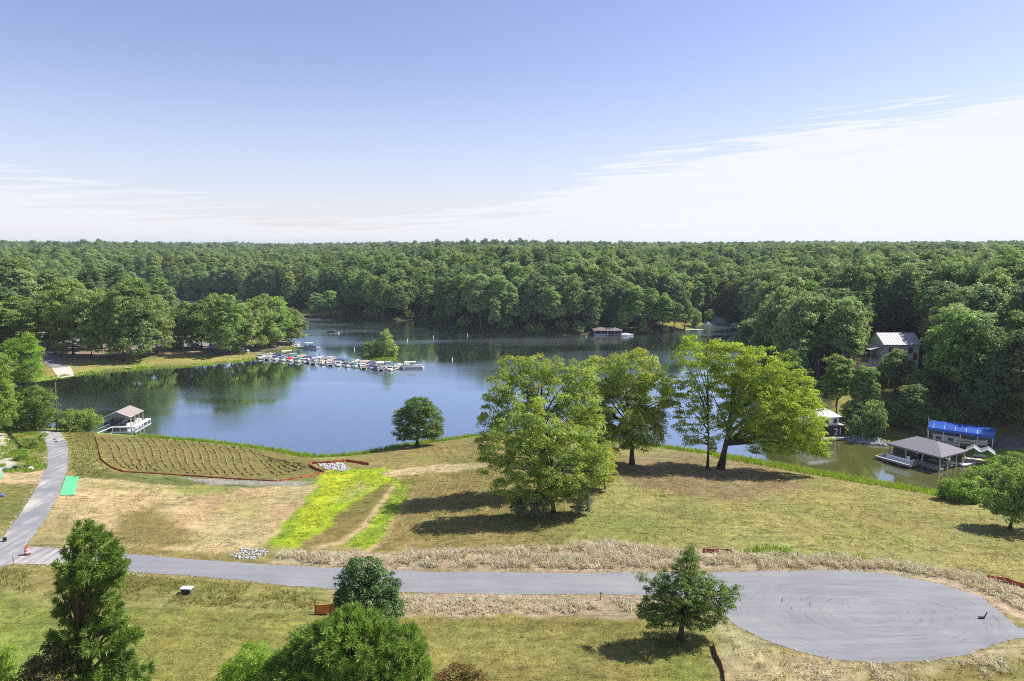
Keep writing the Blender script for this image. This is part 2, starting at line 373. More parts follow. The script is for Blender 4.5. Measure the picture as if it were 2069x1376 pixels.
# the far park, clearings and the east bank
paint([(60,700),(200,712),(300,720),(420,718),(520,712),(520,727),(400,740),(270,747),(90,769)], (.29,.275,.085), 1.5)
paint([(75,680),(350,668),(590,688),(600,700),(500,712),(420,716),(300,712),(150,735),(90,725)], (.27,.21,.15), 3)
paint([(60,690),(95,660),(140,650),(150,690),(110,720)], (.36,.34,.33), 2)
paint([(1255,655),(1330,652),(1420,645),(1432,660),(1410,668),(1290,674)], (.24,.235,.06), 1.5)
paint([(605,624),(690,628),(692,644),(605,641)], (.27,.27,.07), 1.5)
paint([(1690,780),(1800,780),(1810,830),(1760,880),(1700,882),(1680,840)], (.26,.26,.07), 2)
paint([(1935,905),(2120,900),(2120,960),(1975,948),(1990,930)], (.2,.32,.04), 1.0)
paint([(1960,884),(2120,880),(2120,908),(1955,906)], (.24,.215,.19), 1.0)
ISLAND_GREEN = (.25, .33, .05)

gx = axis(-5200, 5200, 0.37, -112, 118, 1.10); gy = axis(-900, 9000, 0.37, 52, 152, 1.085)
XX, YY = np.meshgrid(gx, gy); gxs = XX.ravel(); gys = YY.ravel()
SDG = lake_sd(gxs, gys); ZG = height(gxs, gys)
def _grid(x, y, F):
    x = np.asarray(x, float); y = np.asarray(y, float); A = F.reshape(len(gy), len(gx))
    i = np.clip(np.searchsorted(gx, x) - 1, 0, len(gx) - 2); j = np.clip(np.searchsorted(gy, y) - 1, 0, len(gy) - 2)
    tx = np.clip((x - gx[i]) / (gx[i + 1] - gx[i]), 0, 1); ty = np.clip((y - gy[j]) / (gy[j + 1] - gy[j]), 0, 1)
    return (A[j, i] * (1 - tx) + A[j, i + 1] * tx) * (1 - ty) + (A[j + 1, i] * (1 - tx) + A[j + 1, i + 1] * tx) * ty
height_exact = height
def height(x, y): return _grid(x, y, ZG)          # from here on, the ground as meshed
def land_dist(x, y): return _grid(x, y, SDG)
def ground_colours(x, y, sd_):
    n = fbm(x / 9, y / 9, 3, 4); n2 = fbm(x / 2.2, y / 2.2, 4, 3)
    c = np.empty((len(x), 3)); near = (y < 175)
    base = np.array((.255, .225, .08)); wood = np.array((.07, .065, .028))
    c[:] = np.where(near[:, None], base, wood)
    wx = (fbm(x / 3.0, y / 3.0, 21, 3) - .5); wy = (fbm(x / 3.0, y / 3.0, 33, 3) - .5)
    for poly, col, soft, amt, wob, width in PAINT:
        m = 12.0
        sel = (x > poly[:, 0].min() - m) & (x < poly[:, 0].max() + m) & (y > poly[:, 1].min() - m) & (y < poly[:, 1].max() + m)
        if not sel.any(): continue
        xs = x[sel] + wx[sel] * wob * 2; ys = y[sel] + wy[sel] * wob * 2
        if width is None:
            d = pdist(xs, ys, poly); d = np.where(inside(xs, ys, poly), d, -d)
        else: d = width - pdist(xs, ys, poly, False)
        w = np.clip(d / (2 * soft) + .5, 0, 1); w = (w * w * (3 - 2 * w) * amt)[:, None]
        c[sel] = c[sel] * (1 - w) + col * w
    # fresh fringe at the water's edge
    fr = np.clip(1 - (sd_ - 0.4 - 3.4 * fbm(x / 14, y / 14, 61, 2)) / 1.6, 0, 1) * (sd_ > -1) * (y < 320); east = np.clip((x - 40) / 10, 0, 1) * (y < 150)
    fr = np.maximum(fr, np.clip(1 - (sd_ - 3.2) / 1.2, 0, 1) * east * (sd_ > -1))
    c = c * (1 - fr[:, None]) + np.array((.21, .30, .045)) * fr[:, None]
    isl = inside(x, y, ISL); c[isl] = ISLAND_GREEN
    c *= 0.785 * (0.80 + 0.40 * n)[:, None]; c *= (0.86 + 0.28 * n2)[:, None]
    g = (fbm(x / 6, y / 6, 77, 3) - 0.5)[:, None]                 # patchy greener and drier grass
    c *= 1 + g * np.array((.30, -.02, .1))
    bed = sd_ < -0.3; c[bed & ~isl] = (.07, .065, .04)
    return c
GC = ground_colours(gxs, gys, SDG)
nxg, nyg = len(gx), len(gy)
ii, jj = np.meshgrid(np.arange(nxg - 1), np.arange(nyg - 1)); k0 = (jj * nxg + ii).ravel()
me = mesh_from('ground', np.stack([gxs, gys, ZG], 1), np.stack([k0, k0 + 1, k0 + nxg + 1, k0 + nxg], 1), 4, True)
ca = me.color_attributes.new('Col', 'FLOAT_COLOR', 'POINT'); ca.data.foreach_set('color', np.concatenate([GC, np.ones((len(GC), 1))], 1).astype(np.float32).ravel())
def ground_material():
    m, nt, b, o = new_mat('ground_grass')
    at = N(nt, 'ShaderNodeAttribute', attribute_name='Col'); tc = N(nt, 'ShaderNodeTexCoord')
    def noise(sc, det, stretch=(1, 1, 1), rot=0.0, rough=0.6, dist=0.0):
        mp = N(nt, 'ShaderNodeMapping', ins={'Scale': stretch, 'Rotation': (0, 0, rot)}); L(nt, tc, 'Object', mp, 0)
        n = N(nt, 'ShaderNodeTexNoise', ins={'Scale': sc, 'Detail': det, 'Roughness': rough, 'Distortion': dist}); L(nt, mp, 0, n, 0); return n.outputs[0]
    a = noise(0.9, 8.0, rough=0.72); bb = noise(0.55, 6.0, (0.35, 1.5, 1), 0.15, 0.7, 1.2); c2 = noise(6.0, 3.0)
    f1 = ramp(nt, a, [(0.25, (.45,) * 3), (0.5, (1, 1, 1)), (0.75, (1.45,) * 3)])
    f2 = ramp(nt, bb, [(0.30, (.50,) * 3), (0.46, (1.0,) * 3), (0.7, (1.28,) * 3)])
    f3 = ramp(nt, c2, [(0.2, (.55,) * 3), (0.8, (1.45,) * 3)])
    col = mix_rgb(nt, 1.0, at.outputs['Color'], f1, 'MULTIPLY'); col = mix_rgb(nt, 1.0, col, f2, 'MULTIPLY'); col = mix_rgb(nt, 1.0, col, f3, 'MULTIPLY')
    nt.links.new(col, b.inputs['Base Color']); b.inputs['Roughness'].default_value = 0.95; b.inputs['Specular IOR Level'].default_value = 0.08
    hsum = math_node(nt, 'ADD', math_node(nt, 'MULTIPLY', a, 0.6), math_node(nt, 'ADD', bb, math_node(nt, 'MULTIPLY', c2, 0.25)))
    bp = N(nt, 'ShaderNodeBump', ins={'Strength': 0.75, 'Distance': 0.22}); nt.links.new(hsum, bp.inputs['Height']); L(nt, bp, 0, b, 'Normal')
    return m
ground = tag(link('ground', me, ground_material()), kind='structure')

# ------------------------------------------------------------------ water
def water_material():
    m, nt, b, o = new_mat('lake_water')
    tc = N(nt, 'ShaderNodeTexCoord')
    mp = N(nt, 'ShaderNodeMapping', ins={'Scale': (0.010, 0.030, 1)}); L(nt, tc, 'Object', mp, 0)
    n = N(nt, 'ShaderNodeTexNoise', ins={'Scale': 1.0, 'Detail': 4.0, 'Roughness': 0.55, 'Distortion': 0.4}); L(nt, mp, 0, n, 0)
    mp2 = N(nt, 'ShaderNodeMapping', ins={'Scale': (0.35, 0.9, 1), 'Rotation': (0, 0, 0.2)}); L(nt, tc, 'Object', mp2, 0)
    n2 = N(nt, 'ShaderNodeTexNoise', ins={'Scale': 1.0, 'Detail': 4.0, 'Roughness': 0.6}); L(nt, mp2, 0, n2, 0)
    b.inputs['Base Color'].default_value = (.026, .036, .020, 1)
    sp = N(nt, 'ShaderNodeSeparateXYZ'); L(nt, tc, 'Object', sp, 0)
    cove = math_node(nt, 'MULTIPLY', smooth(nt, sp.outputs[0], 42.0, 66.0), smooth(nt, sp.outputs[1], 175.0, 150.0))     # silty shallows of the east cove
    nt.links.new(mix_rgb(nt, cove, (.058, .068, .045), (.11, .11, .028)), b.inputs['Base Color'])
    rg_ = math_node(nt, 'MULTIPLY_ADD', smooth(nt, n.outputs[0], 0.42, 0.62), 0.13, 0.05)
    rg_ = math_node(nt, 'MULTIPLY_ADD', smooth(nt, sp.outputs[1], 250.0, 380.0), 0.10, rg_)
    b.inputs['Specular IOR Level'].default_value = 0.0; b.inputs['Roughness'].default_value = 0.6
    gl = N(nt, 'ShaderNodeBsdfGlossy'); gl.inputs['Color'].default_value = (.82, .90, .95, 1); nt.links.new(rg_, gl.inputs['Roughness'])
    fr = N(nt, 'ShaderNodeFresnel', ins={'IOR': 1.34}); fac = math_node(nt, 'MULTIPLY_ADD', fr.outputs[0], 1.3, 0.52); fac = math_node(nt, 'MINIMUM', fac, 0.92)
    fac = math_node(nt, 'MULTIPLY', fac, math_node(nt, 'MULTIPLY_ADD', cove, -0.35, 1.0))
    mx = N(nt, 'ShaderNodeMixShader'); nt.links.new(fac, mx.inputs[0]); L(nt, b, 0, mx, 1); L(nt, gl, 0, mx, 2); L(nt, mx, 0, o, 0)
    bp = N(nt, 'ShaderNodeBump', ins={'Strength': 0.10, 'Distance': 0.08}); L(nt, n2, 0, bp, 'Height'); L(nt, bp, 0, b, 'Normal'); L(nt, bp, 0, gl, 'Normal')
    return m
wm = mesh_from('water', [(-520, 95, 0), (300, 95, 0), (300, 720, 0), (-520, 720, 0)], [0, 1, 2, 3], 4)
tag(link('water', wm, water_material()), kind='structure')

# ------------------------------------------------------------------ roads and flat sheets
def densify(p, step, jit=0.0, seed=1):
    out = []; n = len(p)
    for i in range(n):
        a = p[i]; b = p[(i + 1) % n]; k = max(1, int(np.hypot(*(b - a)) / step))
        for j in range(k): out.append(a + (b - a) * j / k)
    out = np.array(out)
    if jit: rg = np.random.default_rng(seed); out = out + rg.normal(0, jit, out.shape)
    return out
def sheet(name, poly, step, off, mat, jit=0.06, seed=1, edge=0.7):
    b = densify(poly, edge, jit, seed); x0, y0 = b.min(0); x1, y1 = b.max(0)
    gx_, gy_ = np.meshgrid(np.arange(x0, x1, step), np.arange(y0, y1, step)); px, py = gx_.ravel(), gy_.ravel()
    ok = inside(px, py, b); px, py = px[ok], py[ok]; ok = pdist(px, py, b) > step * 0.5; inner = np.stack([px[ok], py[ok]], 1)
    pts = np.concatenate([b, inner]); nb = len(b)
    vs, es, fs, *_ = geometry.delaunay_2d_cdt([Vector(p) for p in pts.tolist()], [(i, (i + 1) % nb) for i in range(nb)], [], 1, 1e-5)
    v = np.array([(p.x, p.y) for p in vs]); z = height(v[:, 0], v[:, 1]) + off
    fs = [f if (v[f[1]] - v[f[0]])[0] * (v[f[2]] - v[f[0]])[1] - (v[f[1]] - v[f[0]])[1] * (v[f[2]] - v[f[0]])[0] > 0 else f[::-1] for f in fs]
    me = mesh_from(name, np.column_stack([v, z]), np.array(fs), 3, True)
    return link(name, me, mat)
ROAD_PX = [(118,869),(132,890),(138,912),(136,950),(118,1000),(88,1055),(62,1090),(52,1103),(110,1107),(265,1120),(400,1131),(540,1141),(700,1148),(900,1156),(1200,1158),(1350,1156),(1500,1155),(1700,1153),
    (1800,1160),(1900,1180),(1985,1207),(2030,1245),(2060,1268),(2150,1278),(2150,1292),(2060,1290),(2020,1299),(1960,1322),(1880,1335),(1780,1339),(1680,1333),(1600,1313),(1540,1291),(1490,1266),
    (1460,1238),(1420,1215),(1300,1203),(1000,1201),(800,1197),(700,1191),(560,1182),(450,1169),(270,1156),(110,1141),(30,1139),(-60,1160),(-300,1190),(-300,1120),(-60,1120),(0,1092),(40,1040),(75,985),(95,945),(97,910),(88,885),(72,869)]
BULB = G(1755, 1240)
def asphalt(name, base, scuffs=True):
    m, nt, b, o = new_mat(name)
    tc = N(nt, 'ShaderNodeTexCoord')
    n = N(nt, 'ShaderNodeTexNoise', ins={'Scale': 9.0, 'Detail': 6.0, 'Roughness': 0.75}); L(nt, tc, 'Object', n, 0)
    nl = N(nt, 'ShaderNodeTexNoise', ins={'Scale': 0.16, 'Detail': 5.0, 'Roughness': 0.6}); L(nt, tc, 'Object', nl, 0)
    mp = N(nt, 'ShaderNodeMapping', ins={'Scale': (0.06, 1.1, 1), 'Rotation': (0, 0, -0.03)}); L(nt, tc, 'Object', mp, 0)
    ns = N(nt, 'ShaderNodeTexNoise', ins={'Scale': 1.0, 'Detail': 4.0, 'Roughness': 0.6}); L(nt, mp, 0, ns, 0)
    col = mix_rgb(nt, 1.0, base, ramp(nt, n.outputs[0], [(0.2, (.80,) * 3), (0.8, (1.2,) * 3)]), 'MULTIPLY')
    col = mix_rgb(nt, 1.0, col, ramp(nt, nl.outputs[0], [(0.3, (.88, .88, .90)), (0.7, (1.12, 1.11, 1.08))]), 'MULTIPLY')
    col = mix_rgb(nt, 1.0, col, ramp(nt, ns.outputs[0], [(0.3, (.88,) * 3), (0.5, (1, 1, 1)), (0.72, (1.16, 1.15, 1.10))]), 'MULTIPLY')
    if scuffs:
        sp = N(nt, 'ShaderNodeSeparateXYZ'); L(nt, tc, 'Object', sp, 0)
        dx = math_node(nt, 'SUBTRACT', sp.outputs[0], float(BULB[0])); dy = math_node(nt, 'MULTIPLY', math_node(nt, 'SUBTRACT', sp.outputs[1], float(BULB[1])), 1.55)
        r = math_node(nt, 'SQRT', math_node(nt, 'ADD', math_node(nt, 'MULTIPLY', dx, dx), math_node(nt, 'MULTIPLY', dy, dy)))
        an = math_node(nt, 'ARCTAN2', dy, dx)
        cb = N(nt, 'ShaderNodeCombineXYZ'); nt.links.new(math_node(nt, 'MULTIPLY', r, 0.9), cb.inputs[0]); nt.links.new(math_node(nt, 'MULTIPLY', an, 1.1), cb.inputs[1])
        nr = N(nt, 'ShaderNodeTexNoise', ins={'Scale': 1.6, 'Detail': 5.0, 'Roughness': 0.7, 'Distortion': 0.15}); L(nt, cb, 0, nr, 0)
        sc = ramp(nt, nr.outputs[0], [(0.30, (.62,) * 3), (0.42, (.94,) * 3), (0.60, (1.02,) * 3), (0.75, (1.12,) * 3)])
        dx2 = math_node(nt, 'SUBTRACT', dx, 2.0); r2 = math_node(nt, 'SQRT', math_node(nt, 'ADD', math_node(nt, 'MULTIPLY', dx2, dx2), math_node(nt, 'MULTIPLY', dy, dy)))
        cb2 = N(nt, 'ShaderNodeCombineXYZ'); nt.links.new(math_node(nt, 'MULTIPLY', r2, 2.6), cb2.inputs[0]); nt.links.new(math_node(nt, 'MULTIPLY', math_node(nt, 'ARCTAN2', dy, dx2), 1.6), cb2.inputs[1])
        nr2 = N(nt, 'ShaderNodeTexNoise', ins={'Scale': 1.0, 'Detail': 3.0, 'Roughness': 0.6, 'Distortion': 0.1}); L(nt, cb2, 0, nr2, 0)
        sc = mix_rgb(nt, 1.0, sc, ramp(nt, nr2.outputs[0], [(0.31, (.48,) * 3), (0.37, (1.0,) * 3), (0.66, (1.0,) * 3), (0.74, (1.12,) * 3)]), 'MULTIPLY')
        msk = math_node(nt, 'MULTIPLY', smooth(nt, r, 17.0, 12.0), smooth(nt, r, 0.8, 3.0))
        col = mix_rgb(nt, msk, col, mix_rgb(nt, 1.0, col, sc, 'MULTIPLY'))
        # pale dust tracked along the side road
        du = math_node(nt, 'MULTIPLY', smooth(nt, sp.outputs[0], -46.0, -62.0), smooth(nt, nl.outputs[0], 0.35, 0.7))
        mp3 = N(nt, 'ShaderNodeMapping', ins={'Scale': (1.2, 0.10, 1), 'Rotation': (0, 0, 0.35)}); L(nt, tc, 'Object', mp3, 0)
        nd = N(nt, 'ShaderNodeTexNoise', ins={'Scale': 1.0, 'Detail': 3.0}); L(nt, mp3, 0, nd, 0)
        col = mix_rgb(nt, math_node(nt, 'MULTIPLY', math_node(nt, 'MULTIPLY', du, 0.75), smooth(nt, nd.outputs[0], 0.40, 0.62)), col, (.50, .46, .39))
    nt.links.new(col, b.inputs['Base Color']); b.inputs['Roughness'].default_value = 0.88; b.inputs['Specular IOR Level'].default_value = 0.25
    bp = N(nt, 'ShaderNodeBump', ins={'Strength': 0.3, 'Distance': 0.02}); L(nt, n, 0, bp, 'Height'); L(nt, bp, 0, b, 'Normal')
    return m
M = {}
M['asphalt'] = asphalt('asphalt', (.211, .216, .233))
M['asphalt_old'] = asphalt('asphalt_old', (.185, .182, .185), False)
tag(sheet('road', GP(ROAD_PX), 0.8, 0.028, M['asphalt']), kind='structure')
M['concrete'] = plain('concrete', (.50, .46, .40), 0.85, 0.2, 0.15, 1.5)
tag(sheet('park_road', GP([(88,700),(112,706),(126,733),(142,741),(104,745),(82,728),(76,704)]), 3.0, 0.10, M['asphalt_old'], 0.1, edge=3), kind='structure')
tag(sheet('boat_ramp', np.concatenate([GP([(104,745),(142,741)]), P([152, 118], [761, 764])[:, :2]]), 2.0, 0.12, M['concrete'], 0.05, edge=3), kind='structure')
tag(sheet('car_park', GP([(78,660),(130,645),(330,684),(520,700),(510,708),(300,702),(140,700),(84,694)]), 3.0, 0.09, M['asphalt_old'], 0.1, edge=3), kind='structure')
# ------------------------------------------------------------------ trees
def frames(nrm, rng):
    n = nrm / np.maximum(np.linalg.norm(nrm, axis=1, keepdims=True), 1e-6)
    r = rng.normal(size=n.shape); t = np.cross(n, r); t /= np.maximum(np.linalg.norm(t, axis=1, keepdims=True), 1e-6)
    return n, t, np.cross(n, t)
def leaf_mesh(name, pos, nrm, size, aspect, var, acc, rng, axis_dir=None):
    """pointed quads, one per leaf spray; the long axis follows axis_dir where given"""
    n, t, b = frames(nrm, rng)
    if axis_dir is not None:
        t = axis_dir / np.maximum(np.linalg.norm(axis_dir, axis=1, keepdims=True), 1e-6); b = np.cross(n, t); b /= np.maximum(np.linalg.norm(b, axis=1, keepdims=True), 1e-6)
    s = size[:, None]; w = s * aspect
    fold = n * s * 0.18
    v = np.stack([pos - t * s * .5, pos + b * w * .5 + fold, pos + t * s * .5, pos - b * w * .5 + fold], 1).reshape(-1, 3)
    me = mesh_from(name, v, np.arange(len(v)), 4)
    for nm, arr in (('var', var), ('acc', acc)):
        a = me.attributes.new(nm, 'FLOAT', 'FACE'); a.data.foreach_set('value', np.clip(arr, 0, 1).astype(np.float32))
    return me
def sph(n, rng):
    d = rng.normal(size=(n, 3)); return d / np.linalg.norm(d, axis=1, keepdims=True)
def clumps_from_lobes(lobes, cr, dens, rng, shell=(0.50, 1.13)):
    """centres of leaf clumps spread through the outer volume of each ellipsoid lobe"""
    C = []; O = []
    lob = np.array(lobes, float)
    for l in lob:
        c, r = l[:3], l[3:6]; area = 4 * math.pi * ((r[0] * r[1]) ** 1.6 / 3 + (r[0] * r[2]) ** 1.6 / 3 + (r[1] * r[2]) ** 1.6 / 3) ** (1 / 1.6)
        k = max(4, int(dens * area / (cr * cr)))
        d = sph(k, rng); rr = shell[0] + (shell[1] - shell[0]) * rng.random(k) ** 0.6
        p = c + d * r * rr[:, None]
        keep = np.ones(k, bool)
        for m in lob:
            if m is l: continue
            q = (p - m[:3]) / m[3:6]; keep &= (q * q).sum(1) > 0.30
        C.append(p[keep]); O.append(((p - c) / r)[keep])
    return np.concatenate(C), np.concatenate(O)
def crown(name, lobes, cr, dens, per, leaf, rng, aspect=0.55, jitter=0.7, flat=0.75, droop=0.0, acc_dir=None):
    C, O = clumps_from_lobes(lobes, cr, dens, rng); k = len(C)
    idx = np.repeat(np.arange(k), per); d = sph(len(idx), rng); d[:, 2] = np.where(d[:, 2] < -0.35, -d[:, 2] * 0.6, d[:, 2])
    rad = cr * (0.6 + 0.8 * rng.random(k))[idx] * (0.35 + 0.65 * rng.random(len(idx)) ** 0.5)
    pos = C[idx] + d * rad[:, None] * np.array([1, 1, flat])
    nrm = d * 0.7 + O[idx] * 0.35 + np.array([0, 0, 0.40 - droop]) + rng.normal(size=d.shape) * (jitter + 0.25)
    size = leaf * (0.65 + 0.7 * rng.random(len(idx)))
    cv = rng.random(k); var = 0.62 * cv[idx] + 0.38 * rng.random(len(idx))
    ac = 0.75 * rng.random(k)[idx] + 0.25 * rng.random(len(idx))
    if acc_dir is not None: ac = ac * 0.55 + 0.45 * np.clip(O[idx] @ np.array(acc_dir) * 0.6 + 0.4, 0, 1)
    return leaf_mesh(name, pos, nrm, size, aspect, var, ac, rng), C
def wood_mesh(name, base_r, top, limbs, rng, bend=0.3, n=7, flare=1.5, start=0.25):
    """tapered trunk from the origin to `top`, limbs to the given points"""
    m = MB(); top = np.array(top, float); k = 6; pts = []; rad = []
    wob = rng.normal(size=(k + 1, 2)) * bend; wob[0] = 0
    for i in range(k + 1):
        t = i / k; p = top * t; p[:2] += wob[i] * math.sin(t * 2.6); pts.append(p); rad.append(base_r * ((1 - t) * 0.85 + 0.12) * (flare if i == 0 else 1))
    m.tube(pts, rad, n); pts = np.array(pts)
    for q in limbs:
        q = np.array(q, float); tz = np.clip((q[2] / max(top[2], .1)) * 0.55 - 0.02 + rng.random() * 0.1, start, 0.92); i = tz * k; i0 = int(i); a = pts[i0] + (pts[min(i0 + 1, k)] - pts[i0]) * (i - i0)
        mid = a * 0.5 + q * 0.5 + np.array([0, 0, 0.10 * np.linalg.norm(q - a)]) + rng.normal(size=3) * 0.25; r0 = base_r * (1 - tz) * 0.55 + 0.04
        m.tube([a, mid, q], [r0, r0 * 0.6, r0 * 0.18 + 0.015], 5)
    me = bpy.data.meshes.new(name); me.from_pydata(m.v, [], m.f)
    for pl in me.polygons: pl.use_smooth = True
    return me
M['bark'] = plain('bark', (.085, .065, .048), 0.9, 0.1, 0.35, 4.0, bump=0.6)
M['bark_grey'] = plain('bark_grey', (.16, .14, .12), 0.9, 0.1, 0.35, 4.0, bump=0.6)
M['leaf_wood'] = leaf_mat('leaf_wood', (0.064, .106, .034), (0.165, .228, .074), (.23, .26, .09), 0.12, 0.36, 0.34, gain=1.59)
M['leaf_pine_wood'] = leaf_mat('leaf_pine_wood', (.040, .080, .034), (.100, .158, .060), None, 0, 0.18, 0.4, gain=1.50)
M['leaf_oak'] = leaf_mat('leaf_oak', (0.111, 0.176, 0.021), (0.312, 0.403, 0.046), (.36, .35, .04), 0.25, 0.42, 0.0, gain=1.3)
M['leaf_elm'] = leaf_mat('leaf_elm', (0.105, 0.161, 0.034), (0.280, 0.357, 0.077), (.36, .33, .05), 0.55, 0.36, 0.0, gain=1.4)
M['leaf_park'] = leaf_mat('leaf_park', (.070, .112, .028), (.190, .250, .070), (.25, .24, .06), 0.18, 0.32, 0.3, gain=1.62)
M['leaf_bright'] = leaf_mat('leaf_bright', (0.112, 0.188, 0.025), (0.275, 0.400, 0.062), (.33, .36, .05), 0.2, 0.38, 0.2, gain=1.1)
M['leaf_shrub'] = leaf_mat('leaf_shrub', (0.080, 0.138, 0.029), (0.217, 0.304, 0.072), None, 0, 0.3, 0.25, gain=1.2)
M['leaf_cedar'] = leaf_mat('leaf_cedar', (0.041, 0.078, 0.022), (0.128, 0.189, 0.041), None, 0, 0.22, 0.15, gain=1.6)
M['leaf_pine'] = leaf_mat('leaf_pine', (.046, .092, .014), (.175, .250, .042), (.17, .22, .05), 0.2, 0.25, 0.1, gain=1.45)
M['leaf_magnolia'] = leaf_mat('leaf_magnolia', (0.034, 0.074, 0.020), (0.115, 0.182, 0.054), None, 0, 0.15, 0.1, gain=1.3)
M['leaf_silver'] = leaf_mat('leaf_silver', (.12, .15, .09), (.26, .29, .20), None, 0, 0.3, 0.1)
M['leaf_rust'] = leaf_mat('leaf_rust', (.14, .075, .03), (.26, .20, .06), (.13, .15, .04), 0.5, 0.3, 0.1)
M['leaf_bronze'] = leaf_mat('leaf_bronze', (.055, .07, .022), (.16, .14, .06), (.22, .12, .07), 0.3, 0.3, 0.1)
M['leaf_yellow'] = leaf_mat('leaf_yellow', (.22, .22, .03), (.42, .38, .05), None, 0, 0.4, 0.1)

M['leaf_pale'] = leaf_mat('leaf_pale', (.085, .130, .052), (.205, .270, .118), (.30, .30, .12), 0.12, 0.34, 0.3, gain=1.40)
M['leaf_deep'] = leaf_mat('leaf_deep', (0.054, .092, .040), (0.132, .190, .078), None, 0, 0.30, 0.3, gain=1.40)
M['leaf_olive'] = leaf_mat('leaf_olive', (.080, .112, .034), (.205, .250, .080), (.34, .32, .10), 0.2, 0.34, 0.3, gain=1.38)
def tree_thing(name, label, base, trunk_me, crown_me, bark, leafm, group=None, cat='tree', rz=0.0, scale=1.0):
    t = thing(name, label, cat, base, rz, group); t.scale = (scale,) * 3
    if trunk_me: link('trunk', trunk_me, bark, t)
    link('crown', crown_me, leafm, t)
    return t
# woodland prototypes, about 22 m tall
PROTO = []      # (trunk mesh, crown mesh, leaf material, bark)
def wood_proto(i, style):
    rg = np.random.default_rng(100 + i); lobes = []
    if style == 'broad':
        H = 21 + rg.random() * 3; k = 13
        lobes.append((0, 0, H * .66, 3.9, 3.9, H * .25))
        for q in range(k):
            t = q / (k - 1); a = q * 2.4 + rg.normal() * .3; prof = math.sin(math.pi * (0.22 + 0.66 * t)) ** 0.8; rr = (3.4 + 0.9 * rg.random()) * prof * (0.55 if t > .9 else 1); z = H * (0.40 + 0.47 * t) + rg.normal() * .5; s = 2.0 + 0.9 * rg.random()
            lobes.append((math.cos(a) * rr, math.sin(a) * rr, z, s, s, s * 0.85))
        me, C = crown('crown_broadleaf', lobes, 1.05, 0.48, 44, 0.52, rg, 0.7, 0.45)
        lm = 'leaf_wood'
    elif style == 'tall':
        H = 25; lobes = [(rg.normal() * .4, rg.normal() * .4, H * .62, 2.9, 2.9, H * .33)]
        for q in range(9):
            a = q * 2.4 + rg.random(); rr = 1.6 + 1.4 * rg.random(); z = H * (0.34 + 0.58 * q / 9); s = 1.6 + 1.1 * rg.random()
            lobes.append((math.cos(a) * rr, math.sin(a) * rr, z, s, s, s * 1.1))
        me, C = crown('crown_tall_broadleaf', lobes, 1.0, 0.42, 46, 0.50, rg, 0.7, 0.55); lm = 'leaf_wood'
    elif style == 'pine':
        H = 24; lobes = []
        for q in range(11):
            t = q / 10; a = q * 2.4; rr = (1 - t) * 2.4 * rg.random() + .3; s = 0.9 + 1.9 * (1 - t) * (0.7 + .5 * rg.random())
            lobes.append((math.cos(a) * rr, math.sin(a) * rr, H * (0.35 + .62 * t), s, s, s * .8))
        me, C = crown('crown_pine', lobes, 0.9, 0.4, 40, 0.6, rg, 0.3, 0.6); lm = 'leaf_pine_wood'
    elif style == 'low':
        H = 7; lobes = [(0, 0, 3.2, 2.6, 2.6, 3.0)]
        for q in range(6):
            a = q * 1.05; lobes.append((math.cos(a) * 2.2, math.sin(a) * 2.2, 1.6 + 2.5 * rg.random(), 1.5, 1.5, 1.6))
        me, C = crown('crown_low_broadleaf', lobes, 0.9, 0.4, 36, 0.46, rg, 0.7, 0.6); lm = 'leaf_wood'
    limbs = C[rg.choice(len(C), 12, replace=False)]
    tr = wood_mesh('trunk_' + style, 0.32, (rg.normal() * .5, rg.normal() * .5, H * .85), limbs, rg, 0.3)
    PROTO.append((tr, me, M[lm], M['bark_grey']))
for i, st in enumerate(['broad', 'broad', 'broad', 'tall', 'tall', 'pine', 'low', 'low']): wood_proto(i, st)

for src_, lm_ in ((0, 'leaf_pale'), (1, 'leaf_pale'), (3, 'leaf_pale'), (2, 'leaf_deep'), (4, 'leaf_deep'), (1, 'leaf_olive'), (2, 'leaf_olive')):
    c_ = PROTO[src_][1].copy(); PROTO.append((PROTO[src_][0], c_, M[lm_], M['bark_grey']))
def in_px_poly(x, y, px): return inside(x, y, GP(px))
def forest_points():
    rg = np.random.default_rng(7); out = []
    for y0, y1, sp in ((140, 420, 6.3), (420, 760, 7.4), (760, 1300, 9.8), (1300, 3200, 16.0)):
        xm = 0.88 * y1 + 70; xs, ys = np.meshgrid(np.arange(-xm, xm, sp), np.arange(y0, y1, sp)); x = xs.ravel() + rg.uniform(-.46, .46, xs.size) * sp; y = ys.ravel() + rg.uniform(-.46, .46, xs.size) * sp
        k = np.abs(x) < 0.88 * y + 60; out.append(np.stack([x[k], y[k], np.full(k.sum(), sp)], 1))
    p = np.concatenate(out); x, y, sp = p.T; sd_ = land_dist(x, y); ok = sd_ > 3.5
    pen = (y > 215) & (y < 345) & (x > -215) & (x < -20); ok &= ~pen
    near = (y < 200) & (x < 60); ok &= ~near
    ok &= ~((x < -95) & (x > -170) & (y > 200) & (y < 232))
    for px in ([(1270,660),(1330,655),(1425,648),(1440,665),(1290,676)], [(600,622),(692,626),(700,646),(600,643)], [(1620,770),(1900,735),(1880,960),(1600,960)], [(1730,690),(1880,690),(1890,760),(1720,760)],
               [(1860,870),(2200,870),(2200,1010),(1860,1010)]): ok &= ~in_px_poly(x, y, px)
    # sight line to the house on the hill
    ok &= ~((y > 140) & (y < 205) & (x > 0.47 * y) & (x < 0.612 * y))
    p = p[ok]; z = height(p[:, 0], p[:, 1]); return p, z, sd_[ok]
FP, FZ, FSD = forest_points()
rgf = np.random.default_rng(11)
kind_w = np.where(FSD < 9, 1, 0)
fidx = rgf.choice(6, len(FP), p=[.24, .22, .22, .15, .11, .06])
patch = fbm(FP[:, 0] / 60, FP[:, 1] / 60, 401, 3) + rgf.normal(0, .10, len(FP)); east_ = (FP[:, 0] > 55) & (FP[:, 1] < 420)
